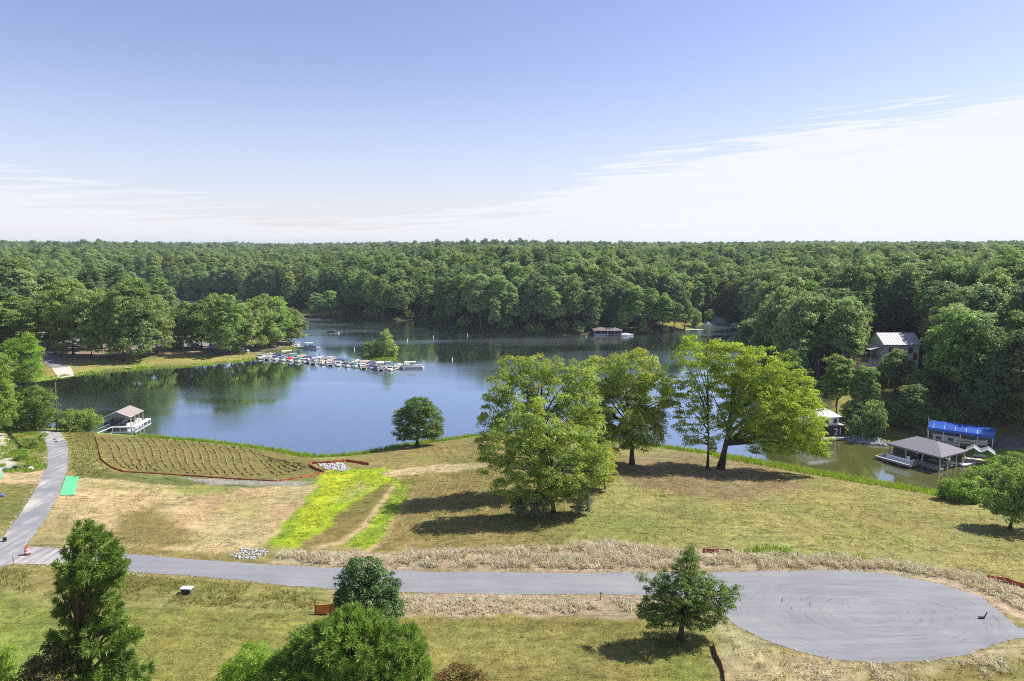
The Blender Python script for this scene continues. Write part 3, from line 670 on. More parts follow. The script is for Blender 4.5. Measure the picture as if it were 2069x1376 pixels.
alt = np.where(patch > np.where(east_, .50, .58), rgf.choice([8, 9, 10], len(FP)), np.where(patch < .38, rgf.choice([11, 12], len(FP)), np.where((patch > .46) & (patch < .50), rgf.choice([13, 14], len(FP)), -1)))
fidx = np.where((alt >= 0) & (fidx != 5), alt, fidx); fidx[(fidx == 5) & (FP[:, 1] > 600)] = 0; low = (FSD < 10) & (rgf.random(len(FP)) < 0.42); fidx[low] = rgf.choice([6, 7], low.sum())
fsc = rgf.normal(1.0, 0.17, len(FP)).clip(0.6, 1.3) * np.where(FP[:, 2] > 12, 1.12, 1.0)
frz = rgf.uniform(0, 6.283, len(FP))
uu, vv, dd = project(FP[:, 0], FP[:, 1], FZ)
# the trees along the near edges of the wood stand as single objects, the depth of the wood is one mass
score = np.where((uu > -60) & (uu < 2130) & (FP[:, 1] < 620), (24 * fsc / dd) * np.where(FSD < 24, 1.0, 0.52), 0)
order = np.argsort(-score)[:230]; solo = np.zeros(len(FP), bool); solo[order] = True; solo &= score > 0
def region_label(x, y, idx):
    kind = {0: 'broadleaf', 1: 'broadleaf', 2: 'broadleaf', 3: 'slender broadleaf', 4: 'slender broadleaf', 5: 'dark pine', 6: 'low bushy', 7: 'low bushy', 8: 'pale broadleaf', 9: 'pale broadleaf', 10: 'pale slender', 11: 'deep green broadleaf', 12: 'deep green slender', 13: 'olive broadleaf', 14: 'olive broadleaf'}[idx]
    nm = {0: 'broadleaf_tree', 1: 'broadleaf_tree', 2: 'broadleaf_tree', 3: 'tall_tree', 4: 'tall_tree', 5: 'pine_tree', 6: 'understorey_tree', 7: 'understorey_tree', 8: 'broadleaf_tree', 9: 'broadleaf_tree', 10: 'tall_tree', 11: 'broadleaf_tree', 12: 'tall_tree', 13: 'broadleaf_tree', 14: 'broadleaf_tree'}[idx]
    if x > 55 and y < 330: where, g = 'in the dense wood on the right bank', 'trees of the right bank wood'
    elif x < -120 and y < 420: where, g = 'in the wood at the left edge', 'trees of the left edge wood'
    elif x < -40: where, g = 'along the far shore behind the marina', 'trees along the far shore behind the marina'
    else: where, g = 'along the far shore beside the far boathouse', 'trees along the far shore beside the boathouse'
    return nm, '%s tree %s' % (kind, where), g
for i in np.where(solo)[0]:
    tr, cm, lm, bk = PROTO[fidx[i]]; nm, lb, gp = region_label(FP[i, 0], FP[i, 1], int(fidx[i]))
    tree_thing(nm, lb, (FP[i, 0], FP[i, 1], FZ[i] - 0.2), tr, cm, bk, lm, '%s, %s' % (gp, lb.split(' tree ')[0]), 'tree', float(frz[i]), float(fsc[i]))
def forest_mass(mask):
    me = bpy.data.meshes.new('forest'); p = np.column_stack([FP[mask, :2], FZ[mask] - 0.3]).astype(np.float32)
    me.vertices.add(len(p)); me.vertices.foreach_set('co', p.ravel())
    for nm, typ, arr in (('sc', 'FLOAT', fsc[mask]), ('rz', 'FLOAT', frz[mask]), ('pick', 'INT', fidx[mask])):
        a = me.attributes.new(nm, typ, 'POINT'); a.data.foreach_set('value', arr.astype(np.int32 if typ == 'INT' else np.float32))
    o = bpy.data.objects.new('forest', me); COL.objects.link(o); tag(o, 'unbroken green woodland covering the far hills to the horizon', 'forest', kind='stuff')
    # source crowns: the crowns of trees that stand in the wood's edge
    src = []
    for pi in range(len(PROTO)):
        src.append(next(c for c in COL.objects if c.name.startswith('crown') and c.data == PROTO[pi][1]))
    ng = bpy.data.node_groups.new('forest_nodes', 'GeometryNodeTree')
    ng.interface.new_socket('Geometry', in_out='INPUT', socket_type='NodeSocketGeometry'); ng.interface.new_socket('Geometry', in_out='OUTPUT', socket_type='NodeSocketGeometry')
    gi = ng.nodes.new('NodeGroupInput'); go = ng.nodes.new('NodeGroupOutput')
    g2i = ng.nodes.new('GeometryNodeGeometryToInstance')
    for so in reversed(src):                 # a multi-input socket lists its links newest first
        oi = ng.nodes.new('GeometryNodeObjectInfo'); oi.transform_space = 'ORIGINAL'; oi.inputs['Object'].default_value = so; oi.inputs['As Instance'].default_value = True
        ng.links.new(oi.outputs['Geometry'], g2i.inputs[0])
    iop = ng.nodes.new('GeometryNodeInstanceOnPoints'); iop.inputs['Pick Instance'].default_value = True
    def attr(nm, ty):
        a = ng.nodes.new('GeometryNodeInputNamedAttribute'); a.data_type = ty; a.inputs['Name'].default_value = nm; return a
    ng.links.new(gi.outputs[0], iop.inputs['Points']); ng.links.new(g2i.outputs[0], iop.inputs['Instance'])
    ng.links.new(attr('pick', 'INT').outputs[0], iop.inputs['Instance Index'])
    cx = ng.nodes.new('ShaderNodeCombineXYZ'); ng.links.new(attr('rz', 'FLOAT').outputs[0], cx.inputs[2]); ng.links.new(cx.outputs[0], iop.inputs['Rotation'])
    cs = ng.nodes.new('ShaderNodeCombineXYZ'); sa = attr('sc', 'FLOAT')
    for k in range(3): ng.links.new(sa.outputs[0], cs.inputs[k])
    ng.links.new(cs.outputs[0], iop.inputs['Scale']); ng.links.new(iop.outputs[0], go.inputs[0])
    md = o.modifiers.new('wood', 'NODES'); md.node_group = ng
    return o
forest_mass(~solo)
# ------------------------------------------------------------------ trees that stand singly, laid out lobe by lobe
_seed = [1000]
def px_tree(name, label, base_px, lobes, leafm, trunk_r=0.25, cr=0.9, dens=0.5, per=40, leaf=0.36, depth=0.9, bark='bark', base=None, aspect=0.6, jitter=0.6,
            needles=False, cat='tree', group=None, limbs=14, top=None, extra_limbs=(), acc_dir=None, trunk=True, flat=0.75, droop=0.0):
    _seed[0] += 1; rg = np.random.default_rng(_seed[0])
    if not needles: leaf *= 0.74; per = int(per * 1.7)
    else: per = int(per * 1.25)
    b = G(*base_px) if base is None else np.array(base, float); dep = project(*b)[2]; L3 = []
    for l in lobes:
        u, v, ru, rv = l[:4]; dy = l[4] if len(l) > 4 else rg.normal() * 0.25 * ru * dep / FPX
        c = D(u, v, b[1] + dy) - b; rx = ru * dep / FPX; rz = rv * dep / FPX; L3.append((c[0], c[1], c[2], rx, depth * 0.5 * (rx + rz) + 0.1, rz))
    if needles:
        C, O = clumps_from_lobes(L3, cr, dens, rg); k = len(C); idx = np.repeat(np.arange(k), per)
        out = O / np.maximum(np.linalg.norm(O, axis=1, keepdims=True), .1); ax = out[idx] * 0.75 + np.array([0, 0, 0.45]) + rg.normal(size=(len(idx), 3)) * 0.62
        ax /= np.linalg.norm(ax, axis=1, keepdims=True); ln = leaf * (0.7 + 0.6 * rg.random(len(idx)))
        pos = C[idx] + ax * (ln * 0.5)[:, None] + rg.normal(size=ax.shape) * cr * 0.22
        nr = np.cross(ax, rg.normal(size=ax.shape))
        var = 0.6 * rg.random(k)[idx] + 0.4 * rg.random(len(idx))
        me = leaf_mesh('crown', pos, nr, ln, aspect, var, rg.random(len(idx)), rg, ax)
    else: me, C = crown('crown', L3, cr, dens, per, leaf, rg, aspect, jitter, flat, droop, acc_dir)
    tm = None
    if trunk:
        zt = max(c[2] for c in C); lm = C[rg.choice(len(C), min(limbs, len(C)), replace=False)]
        tp = top if top is not None else (np.mean(C[:, 0]) * 0.8, np.mean(C[:, 1]) * 0.8, zt * 0.86)
        tm = wood_mesh('trunk', trunk_r, tp, list(lm) + [D(u, v, b[1]) - b for u, v in extra_limbs], rg, 0.12 * trunk_r / 0.25)
    return tree_thing(name, label, b, tm, me, M[bark], M[leafm], group, cat)

px_tree('broadleaf_tree', 'large tree with yellowing top in the clump left of the two trunks', (1090,1000), [(1038,752,34,26,0),(1085,742,32,22,1),(1130,750,36,24,2),(1174,764,32,28,2),(1006,790,26,32,-1),(1050,800,45,38,0),(1110,800,50,40,1),(1170,815,40,40,2),(996,848,24,28,-1),(1050,860,50,40,0),(1120,865,55,40,1),(1188,862,32,40,2),(984,898,20,24,-1)],
        'leaf_elm', 0.42, 0.85, 0.46, 40, 0.36, acc_dir=(-.3, 0, .9), limbs=30)
px_tree('bushy_tree', 'low leafy green tree hanging to the ground in front of the clump', (1118,1036), [(1070,832,36,28,-1),(1040,880,40,34,-2),(1100,880,50,38,-1),(1152,898,42,38,-1),(1197,905,32,34,0),(1013,920,28,30,-1),(983,942,16,18,-1),(1060,940,50,36,-2),(1130,950,55,40,-2),(1192,950,32,34,-1),(1028,985,32,28,-2),(1090,985,50,26,-2),(1150,985,40,24,-1),(1110,1010,26,14,-1),(1217,935,24,26,0)],
        'leaf_elm', 0.3, 0.78, 0.46, 40, 0.34, limbs=26, acc_dir=(.5, 0, .1))
px_tree('small_tree', 'small orange-yellow tree at the right foot of the tree clump', (1222,988), [(1218,948,24,32),(1230,925,16,18),(1205,965,18,18)], 'leaf_yellow', 0.12, 0.6, 0.5, 36, 0.3, limbs=8)
px_tree('silver_shrub', 'silvery grey shrub under the leafy tree, left of the pair', (1072,1046), [(1066,1016,30,22),(1092,1022,18,18),(1048,1024,16,14)], 'leaf_silver', 0.06, 0.5, 0.5, 36, 0.26, cat='shrub', limbs=6)
px_tree('silver_shrub', 'taller silvery shrub at the right foot of the leafy tree', (1170,1038), [(1168,1002,22,28),(1180,1018,14,16)], 'leaf_silver', 0.06, 0.5, 0.5, 36, 0.26, cat='shrub', limbs=6)
px_tree('broadleaf_tree', 'green spreading tree on a dark trunk between clump and oak', (1277,938), [(1215,768,45,45,2),(1195,815,38,50,2),(1190,870,34,44,2),(1280,752,50,40,0),(1320,800,34,50,0),(1250,830,60,58,0),(1310,872,35,38,-1),(1238,885,42,34,1),(1286,862,40,36,-1),(1330,850,20,20,-1),(1342,800,16,24,0),(1265,800,40,40,1)],
        'leaf_elm', 0.42, 0.9, 0.60, 42, 0.38, limbs=24)
px_tree('slender_tree', 'slender open-crowned tree on a thin twin trunk beside the oak', (1430,947), [(1395,715,32,32,0),(1422,765,36,38,1),(1388,800,24,40,0),(1432,835,28,30,0),(1402,880,22,24,-1),(1442,722,28,34,1),(1352,785,18,28,0),(1375,850,18,22,-1),(1440,890,16,20,-1)],
        'leaf_oak', 0.24, 0.9, 0.36, 36, 0.40, limbs=26, top=(-.8, 0, 19.0))
px_tree('oak_tree', 'big bright green oak with a leaning forked trunk by the cove', (1456,947), [(1480,735,48,40,0),(1540,752,55,45,1),(1590,790,50,45,0),(1612,850,48,45,-2),(1545,830,60,50,-2),(1492,790,45,45,2),(1485,850,36,32,-1),(1560,892,50,28,-2),(1642,890,32,28,-1),(1600,905,30,18,-3),(1655,910,20,14,-1),(1630,820,30,30,2)],
        'leaf_oak', 0.62, 0.95, 0.56, 42, 0.40, limbs=26, top=(3.0, 0, 19.0), extra_limbs=[(1530,890),(1600,880),(1505,800),(1440,800)])
px_tree('round_cedar', 'dark round cedar alone on the near shore before open water', (843,901), [(845,830,30,24),(820,850,24,24),(866,852,27,30),(845,868,40,20),(815,877,18,12),(876,874,17,16),(848,814,18,10),(835,840,26,20)],
        'leaf_cedar', 0.32, 0.65, 0.75, 40, 0.28, limbs=14, jitter=0.5)
px_tree('cedar_tree', 'dark layered cedar on the lawn beside the road head', (1375,1293), [(1397,1106,6,12),(1394,1126,14,14),(1388,1148,26,18),(1368,1172,34,20),(1412,1170,30,18),(1340,1176,20,12),(1448,1190,24,12,-.5),(1476,1204,18,9,-.5),(1490,1190,8,5,-.5),(1322,1192,22,12),(1302,1168,12,6),(1388,1198,50,20),(1340,1216,34,16),(1432,1216,34,16),(1304,1222,18,10),(1465,1226,20,9),(1330,1240,36,14),(1300,1245,14,8),(1385,1232,44,16),(1432,1246,34,12),(1356,1258,38,9),(1410,1264,30,7),(1318,1262,16,6)],
        'leaf_cedar', 0.26, 0.36, 0.50, 26, 0.22, limbs=44, jitter=0.5, top=(0.95, 0.1, 9.9), aspect=0.4, depth=1.0)
pine_base = np.append(P(182, 1500, 5)[:2], 0); pine_base[2] = height(pine_base[0], pine_base[1])
px_tree('pine_tree', 'tall dark pine rising at the lower left before the road', None, [(173, 1078, 27, 20), (189, 1108, 46, 30), (178, 1140, 53, 32), (219, 1150, 29, 30), (163, 1178, 40, 28), (209, 1190, 32, 28), (130, 1228, 18, 16), (154, 1240, 32, 24), (216, 1245, 30, 26), (251, 1272, 27, 20), (137, 1278, 27, 20), (270, 1290, 13, 12), (202, 1290, 35, 26), (154, 1320, 32, 24), (244, 1325, 24, 20), (197, 1350, 48, 28), (275, 1362, 27, 20), (189, 1400, 64, 30)],
        'leaf_pine', 0.34, 0.38, 0.32, 66, 0.44, base=pine_base, needles=True, aspect=0.13, limbs=46, top=(0, 0, 17.5))
px_tree('bronze_bush', 'bronze and olive leafy bush at the foot of the tall pine', None, [(98,1335,40,22),(70,1358,26,18),(142,1345,36,22),(105,1375,60,26),(112,1310,20,10)], 'leaf_bronze', 0.1, 0.5, 0.55, 34, 0.22, base=(*P(100, 1500, 5.3)[:2], 5.2), cat='shrub', limbs=16)
px_tree('green_bush', 'light green bush cut by the lower left corner', None, [(0,1335,16,26),(10,1368,18,22),(-30,1350,30,40)], 'leaf_bright', 0.1, 0.5, 0.5, 34, 0.22, base=(*P(-5, 1480, 5.3)[:2], 5.2), cat='shrub', limbs=10)
px_tree('evergreen_tree', 'small dark glossy evergreen tree beside the orange fence sheet', (745,1262), [(735,1150,32,24),(724,1182,40,28),(768,1188,36,32),(745,1215,58,30),(790,1232,24,18),(700,1215,22,20)], 'leaf_magnolia', 0.18, 0.5, 0.75, 34, 0.26, limbs=12, jitter=0.5)
rp = P(715, 1480, 5.3)
px_tree('round_pine', 'broad dense round-topped pine at the bottom centre', None, [(715,1262,52,26,0),(640,1308,52,36,0),(720,1305,80,46,-1),(800,1305,46,40,0),(842,1345,30,30,0),(600,1350,50,34,0),(700,1368,120,44,-1),(820,1380,50,34,-1),(650,1275,22,16,0),(560,1366,30,20,0)],
        'leaf_pine', 0.3, 0.45, 0.60, 60, 0.46, base=(rp[0], rp[1], 5.2), needles=True, aspect=0.11, limbs=20)
bp_ = P(505, 1470, 5.3)
px_tree('bright_shrub', 'glossy bright green shrub left of the round pine', None, [(512,1322,26,20),(490,1355,38,26),(538,1352,30,26),(480,1385,50,30)], 'leaf_bright', 0.1, 0.45, 0.6, 34, 0.26, base=(bp_[0], bp_[1], 5.2), cat='shrub', limbs=10, aspect=0.35)
rb = P(930, 1420, 5.3)
px_tree('rust_bush', 'low rust red and olive bush at the bottom edge', None, [(925,1364,38,14),(962,1372,22,10),(895,1372,20,10),(930,1385,50,16)], 'leaf_rust', 0.05, 0.4, 0.5, 30, 0.2, base=(rb[0], rb[1], 5.2), cat='shrub', limbs=12)
px_tree('broadleaf_tree', 'small leafy tree standing at the right edge of the meadow', (2040,1070), [(2040,1000,42,28),(2062,968,34,28),(2008,1012,26,22),(2066,1030,36,24),(2035,1035,30,16),(2100,1000,40,40)], 'leaf_shrub', 0.2, 0.7, 0.5, 38, 0.34, limbs=14)
for lb, bx, lo in (('dark low thicket bush at the right end of the cove', (1940,1012), [(1936,986,32,18),(1915,992,14,12),(1960,995,26,16),(1925,1002,26,12),(1960,1008,34,12)]),
                   ('higher thicket bush behind the right edge tree', (1990,1000), [(1992,968,40,24),(2015,985,30,20),(1995,1002,38,18),(2020,1012,34,18)]),
                   ('pale green thicket bush rising at the right frame edge', (2050,985), [(2046,945,40,26),(2075,960,40,30),(2020,962,24,20)])):
    px_tree('thicket_bush', lb, bx, lo, 'leaf_shrub', 0.08, 0.7, 0.6, 40, 0.34, cat='shrub', limbs=8)
# left shore
px_tree('broadleaf_tree', 'bright green tree left of the boat ramp', (48,776), [(45,712,36,30),(25,740,34,26),(62,748,22,22),(20,765,26,14),(55,690,18,14)], 'leaf_bright', 0.3, 1.1, 0.55, 36, 0.5, limbs=10)
px_tree('broadleaf_tree', 'near green tree cut by the left frame edge above the gravel', (-8,880), [(0,770,18,34),(4,815,18,34),(-20,800,30,60),(14,845,14,14),(-4,735,18,20)], 'leaf_bright', 0.25, 0.8, 0.55, 38, 0.4, limbs=10)
px_tree('waterside_bush', 'tall green bush left of the utility pole', (72,872), [(48,830,22,30),(88,812,22,24),(75,845,40,22),(40,808,14,14),(70,795,14,12)], 'leaf_shrub', 0.15, 0.8, 0.6, 38, 0.4, cat='shrub', limbs=8)
px_tree('waterside_bush', 'spreading green bush between utility pole and small boathouse', (160,872), [(143,848,22,18),(176,845,26,16),(160,858,38,12),(190,850,14,10)], 'leaf_shrub', 0.12, 0.8, 0.6, 38, 0.4, cat='shrub', limbs=8)
for k, (u, v, lo) in enumerate([(62,905,[(62,893,14,9)]), (45,928,[(45,918,12,8)]), (92,890,[(88,882,8,6)]), (20,870,[(20,860,14,10)])]):
    px_tree('weed_clump', ['weed clump above the pipe end', 'weed clump below the pipe', 'weed clump at the head of the side road', 'weed clump at the upper end of the black pipe'][k], (u, v), lo, 'leaf_shrub', 0.05, 0.5, 0.5, 24, 0.3, cat='plant', trunk=False)
rgu = np.random.default_rng(88)
for k in range(26):
    u = 1700 + rgu.random() * 380; v = 842 + rgu.random() * 24 - (u - 1700) * .03; b = G(u, v)
    if land_dist(b[0], b[1]) < 3 or (1880 < u < 2040 and v > 868): continue
    tr, cm, lm, bk = PROTO[6 + k % 2]; s = 0.5 + 0.5 * rgu.random()
    tree_thing('bank_bush', 'dark leafy bush of the undergrowth on the right bank', b - np.array([0, 0, .2]), tr, cm, bk, lm, 'undergrowth bushes on the right bank', 'shrub', k * 1.3, s)
# the tiny island
px_tree('island_tree', 'thin upright tree on the small lake island', (781,722), [(782,690,10,18),(778,676,7,9),(790,705,10,12),(770,700,10,14)], 'leaf_park', 0.15, 0.9, 0.5, 26, 0.55, limbs=10)
px_tree('island_bush', 'round bush on the left of the small lake island', (757,721), [(754,703,15,14),(742,700,9,7),(765,712,10,8)], 'leaf_park', 0.1, 0.9, 0.55, 26, 0.55, cat='shrub', limbs=6)
px_tree('island_bush', 'low bush at the right end of the small lake island', (796,722), [(794,712,8,9)], 'leaf_park', 0.1, 0.8, 0.55, 26, 0.5, cat='shrub', limbs=6)

# trees of the lakeside park: prototypes 20 m tall, then each tree with its own size
PARK = []
for i in range(4):
    rg = np.random.default_rng(300 + i); lobes = [(0, 0, 11.2, 3.1, 3.1, 6.6)]
    for q in range(13):
        t = q / 12; a = q * 2.4 + rg.normal() * .3; prof = math.sin(math.pi * (0.25 + 0.62 * t)) ** .8; rr = (3.2 + rg.random()) * prof * (.5 if t > .9 else 1); s = 1.6 + 0.9 * rg.random()
        lobes.append((math.cos(a) * rr, math.sin(a) * rr, 3.6 + 14.2 * t + rg.normal() * .5, s, s, s * .85))
    me, C = crown('crown_park', lobes, 1.0, 0.46, 48, 0.44, rg, 0.65, 0.5); PARK.append((wood_mesh('trunk_park', 0.30, (rg.normal() * .4, rg.normal() * .4, 16), C[rg.choice(len(C), 16, replace=False)], rg, 0.35, start=0.3), me))
parkers = [(70,700,600,80),(105,708,588,80),(148,716,572,85),(186,722,576,80),(222,722,583,80),(250,730,572,75),(282,726,567,95),(318,716,588,70),(130,695,585,60),(205,705,582,66),(350,706,622,42),(378,704,604,50),(408,706,600,60),(442,717,594,66),
           (468,718,598,66),(497,712,606,60),(527,706,592,66),(545,702,594,62),(562,700,602,60),(590,695,618,66),(425,704,608,60),(510,698,604,60),(40,690,600,80),(10,690,605,90),(165,700,590,70)]
side = ['left edge', 'boat ramp', 'grass bank', 'shelter', 'marina']
for k, (u, vb, vt, w) in enumerate(parkers):
    b = G(u, vb); dep = project(*b)[2]; h = (vb - vt) * dep / FPX; s = h / 19.6; wx = 0.82 * w * dep / FPX / 9.2; tr, cm = PARK[k % 4]
    rank = sorted(parkers).index((u, vb, vt, w)) + 1
    wd = ['leftmost', 'second', 'third', 'fourth', 'fifth', 'sixth', 'seventh', 'eighth', 'ninth', 'tenth', 'eleventh', 'twelfth', 'thirteenth', 'fourteenth', 'fifteenth', 'sixteenth', 'seventeenth', 'eighteenth', 'nineteenth', 'twentieth', 'twenty-first', 'twenty-second', 'twenty-third', 'twenty-fourth', 'rightmost'][rank - 1]
    t = tree_thing('park_tree', 'tall park tree on the marina peninsula, %s counted from the left edge' % wd, b - np.array([0, 0, .15]), tr, cm, M['bark'], M['leaf_park'], 'trees of the peninsula park', 'tree', k * 1.9)
    t.scale = (wx, wx, s)
for k, (u, vb, vt, w, pi) in enumerate([(1283,671,575,62,0),(1312,668,580,60,2),(1338,671,590,50,3),(1362,669,600,52,1),(1383,667,606,44,4),(1300,672,640,24,6),(1404,661,625,26,7),(1345,673,655,16,6),(1432,652,622,22,7),(1262,672,612,40,2),(640,640,590,40,3),(668,641,586,44,0)]):
    b = G(u, vb); dep = project(*b)[2]; h = (vb - vt) * dep / FPX; tr, cm, lm, bk = PROTO[pi]; H = max(v.co.z for v in cm.vertices); W = max(v.co.x for v in cm.vertices) - min(v.co.x for v in cm.vertices)
    wd = ['first', 'second', 'third', 'fourth', 'fifth', 'low bushy', 'small bushy', 'lowest bushy', 'bushy', 'leafy', 'slender', 'broad'][k]
    wh = ['in the far clearing, counted from the far boathouse'] * 5 + ['at the waterline of the far clearing', 'at the right end of the far clearing', 'at the middle waterline of the far clearing', 'beside the pale boulders', 'just behind the far boathouse', 'in the small clearing behind the marina point', 'right in the small clearing behind the marina point']
    t = tree_thing('clearing_tree', '%s tree %s' % (wd, wh[k]), b - np.array([0, 0, .15]), tr, cm, bk, M['leaf_park'] if k in (3, 6) else lm, None, 'tree', u * .7); wx = w * dep / FPX / W; t.scale = (wx, wx, h / H)
# single trees round the house on the right bank
for u, vb, vt, w, pi, lb in [(1516,742,640,84,8,'pale green tree at the water end of the right bank wood'),(1556,752,618,92,9,'pale broad tree second from the water in the right bank wood'),(1602,758,604,96,8,'pale broad tree behind the oak in the right bank wood'),(1652,765,592,100,9,'tallest pale tree left of the hillside house'),(1704,768,596,96,8,'pale broad tree nearest the left of the hillside house'),(1722,752,616,70,10,'pale slender tree at the left corner of the hillside house'),(1580,720,604,92,9,'pale tree in the second row above the oak'),(1680,728,598,92,8,'pale tree in the second row left of the house'),(1940,770,640,90,8,'pale tree right of the hillside house'),(2005,800,660,90,9,'pale tree above the right end of the blue canopy'),(2050,790,650,80,10,'pale slender tree at the right frame edge above the canopy'),(1902,780,690,70,10,'pale slender tree just right of the house'),
                              (1690,838,712,80,3,'leafy tree left of the hillside lawn'),(1742,842,735,64,0,'olive tree below the hillside house'),(1806,792,700,74,9,'rounded tree right before the hillside house'),(1622,800,700,44,5,'dark conifer behind the oak'),
                              (1765,885,806,52,7,'low bushy tree behind the grey boathouse roof'),(1728,878,835,34,6,'small bush beside the stony shore'),(1852,835,742,64,1,'leafy tree right of the hillside house'),(1925,800,668,86,4,'tall tree right of the hillside house'),
                              (1838,870,770,70,3,'dark tree behind the blue canopy, left end'),(1785,780,740,36,7,'bright bush below the house'),(1590,840,700,70,1,'leafy tree half hidden behind the oak')]:
    b = G(u, vb); dep = project(*b)[2]; h = (vb - vt) * dep / FPX; tr, cm, lm, bk = PROTO[pi]; H = max(v.co.z for v in cm.vertices); W = max(v.co.x for v in cm.vertices) - min(v.co.x for v in cm.vertices)
    t = tree_thing('bank_tree', lb, b - np.array([0, 0, .15]), tr, cm, bk, lm, None, 'tree', u * .7); wx = w * dep / FPX / W; t.scale = (wx, wx, h / H)
# ------------------------------------------------------------------ grass, reeds, hay and stones
def scatter(poly, density, rng, sd_min=0.15):
    x0, y0 = poly.min(0); x1, y1 = poly.max(0); n = int((x1 - x0) * (y1 - y0) * density); x = rng.uniform(x0, x1, n); y = rng.uniform(y0, y1, n)
    k = inside(x, y, poly); return x[k], y[k]
ROADW = GP(ROAD_PX)
def tufts(name, x, y, h, lean, blades, width, mat, label, rng, spread=0.16, cat='grass', curl=0.3, dirlean=None):
    n = len(x); idx = np.repeat(np.arange(n), blades); m = len(idx)
    z = height(x, y); bx = x[idx] + rng.normal(size=m) * spread; by = y[idx] + rng.normal(size=m) * spread; bz = z[idx] - 0.03
    hh = h * (0.45 + 0.9 * rng.random(n))[idx] * (0.6 + 0.6 * rng.random(m))
    ta = rng.uniform(0, 6.283, n)[idx] + rng.normal(size=m) * 0.9; ln = lean * (0.5 + rng.random(m))
    dx = np.cos(ta) * ln; dy = np.sin(ta) * ln
    if dirlean is not None: dx += dirlean[0]; dy += dirlean[1]
    pa = rng.uniform(0, 6.283, m); wx = np.cos(pa) * width; wy = np.sin(pa) * width
    b = np.stack([bx, by, bz], 1); mid = b + np.stack([dx * .35, dy * .35, 0 * dx + .62], 1) * hh[:, None]; tip = b + np.stack([dx, dy, 0 * dx + 1 - curl * ln], 1) * hh[:, None]; w = np.stack([wx, wy, 0 * wx], 1)
    v = np.stack([b - w, b + w, mid + w * .8, mid - w * .8, tip], 1).reshape(-1, 3); o = np.arange(m) * 5
    f = np.stack([o, o + 1, o + 2, o, o + 2, o + 3, o + 3, o + 2, o + 4], 1).ravel()
    me = mesh_from(name, v, f, 3); var = np.repeat(0.6 * rng.random(n)[idx] + 0.4 * rng.random(m), 3)
    a = me.attributes.new('var', 'FLOAT', 'FACE'); a.data.foreach_set('value', var.astype(np.float32))
    return tag(link(name, me, mat), label, cat, kind='stuff')
M['dry'] = leaf_mat('dry_grass', (.37, .275, .19), (.66, .535, .405), None, 0, 0.2, 0.0, 0.940)
M['reed'] = leaf_mat('reed_grass', (.13, .20, .02), (.30, .40, .06), None, 0, 0.35, 0.0, 0.940)
M['meadow'] = leaf_mat('meadow_grass', (.17, .15, .05), (.40, .35, .14), None, 0, 0.25, 0.0, 0.799)
M['verge'] = leaf_mat('verge_grass', (.13, .13, .035), (.28, .26, .08), None, 0, 0.25, 0.0, 1.034)
M['hay'] = plain('cut_hay', (.215, .178, .07), 0.95, 0.05, 0.35, 3.0, bump=0.8)
rg = np.random.default_rng(50)
def off_road(x, y, d=0.25):
    k = ~inside(x, y, ROADW); k &= pdist(x, y, ROADW) > d; return x[k], y[k]
DRY_N = [(555,1134),(570,1117),(700,1121),(900,1116),(1100,1110),(1230,1098),(1350,1112),(1500,1119),(1700,1127),(1850,1143),(1960,1163),(2100,1208),(2100,1250),(1985,1192),(1900,1168),(1800,1150),(1500,1147),(1200,1149),(900,1147),(700,1140)]
x, y = scatter(GP(DRY_N), 7.0, rg); k = vnoise(x / 1.7, y / 1.7, 3) > 0.30; x, y = off_road(x[k], y[k], 0.5)
tufts('dry_verge_grass', x, y, 0.85, 1.1, 9, 0.035, M['dry'], 'pale dry lodged grass along the far side of the road', rg, 0.22)
x, y = scatter(GP([(800,1208),(1290,1210),(1285,1238),(820,1240)]), 6.0, rg); k = vnoise(x / 1.7, y / 1.7, 8) > 0.35; x, y = off_road(x[k], y[k], 0.6)
tufts('dry_lawn_edge_grass', x, y, 0.55, 1.3, 9, 0.035, M['dry'], 'pale dry lodged grass between lawn and road', rg, 0.22)
x, y = scatter(GP([(1425,1228),(1460,1248),(1490,1276),(1600,1322),(1700,1342),(1880,1347),(2100,1300),(2100,1350),(1900,1385),(1700,1390),(1520,1345),(1450,1295)]), 4.5, rg); k = vnoise(x / 2.2, y / 2.2, 5) > 0.45; x, y = off_road(x[k], y[k], 0.5)
tufts('dry_kerb_grass', x, y, 0.55, 1.2, 9, 0.03, M['dry'], 'patchy dry grass round the near side of the road head', rg, 0.22)
bd = densify(ROADW, 0.16); nn = rg.normal(size=bd.shape) * 0.32; ex, ey = off_road(bd[:, 0] + nn[:, 0], bd[:, 1] + nn[:, 1], 0.02); k = (ey < 140) & (vnoise(ex / 1.3, ey / 1.3, 91) > 0.18)
tufts('road_edge_grass', ex[k], ey[k], 0.22, 0.9, 7, 0.03, M['dry'], 'straw and dry grass along the ragged road edges', rg, 0.12)
# long green grass strips
x, y = scatter(GP([(0,1150),(270,1163),(450,1178),(560,1190),(640,1200),(640,1232),(280,1224),(110,1208),(0,1185)]), 6.0, rg); k = vnoise(x / 2.5, y / 2.5, 15) > 0.32; x, y = off_road(x[k], y[k], 0.4)
tufts('verge_long_grass', x, y, 0.42, 0.45, 6, 0.03, M['verge'], 'olive long grass between the lawn and the road, left', rg, 0.18)
x, y = scatter(GP([(1450,1108),(1560,1107),(1700,1117),(1800,1128),(1780,1132),(1650,1125),(1460,1116)]), 3.5, rg); k = vnoise(x / 2, y / 2, 25) > 0.5
tufts('verge_weeds', x[k], y[k], 0.6, 0.4, 9, 0.05, M['reed'], 'fresh green weeds above the dry grass verge', rg, 0.25)
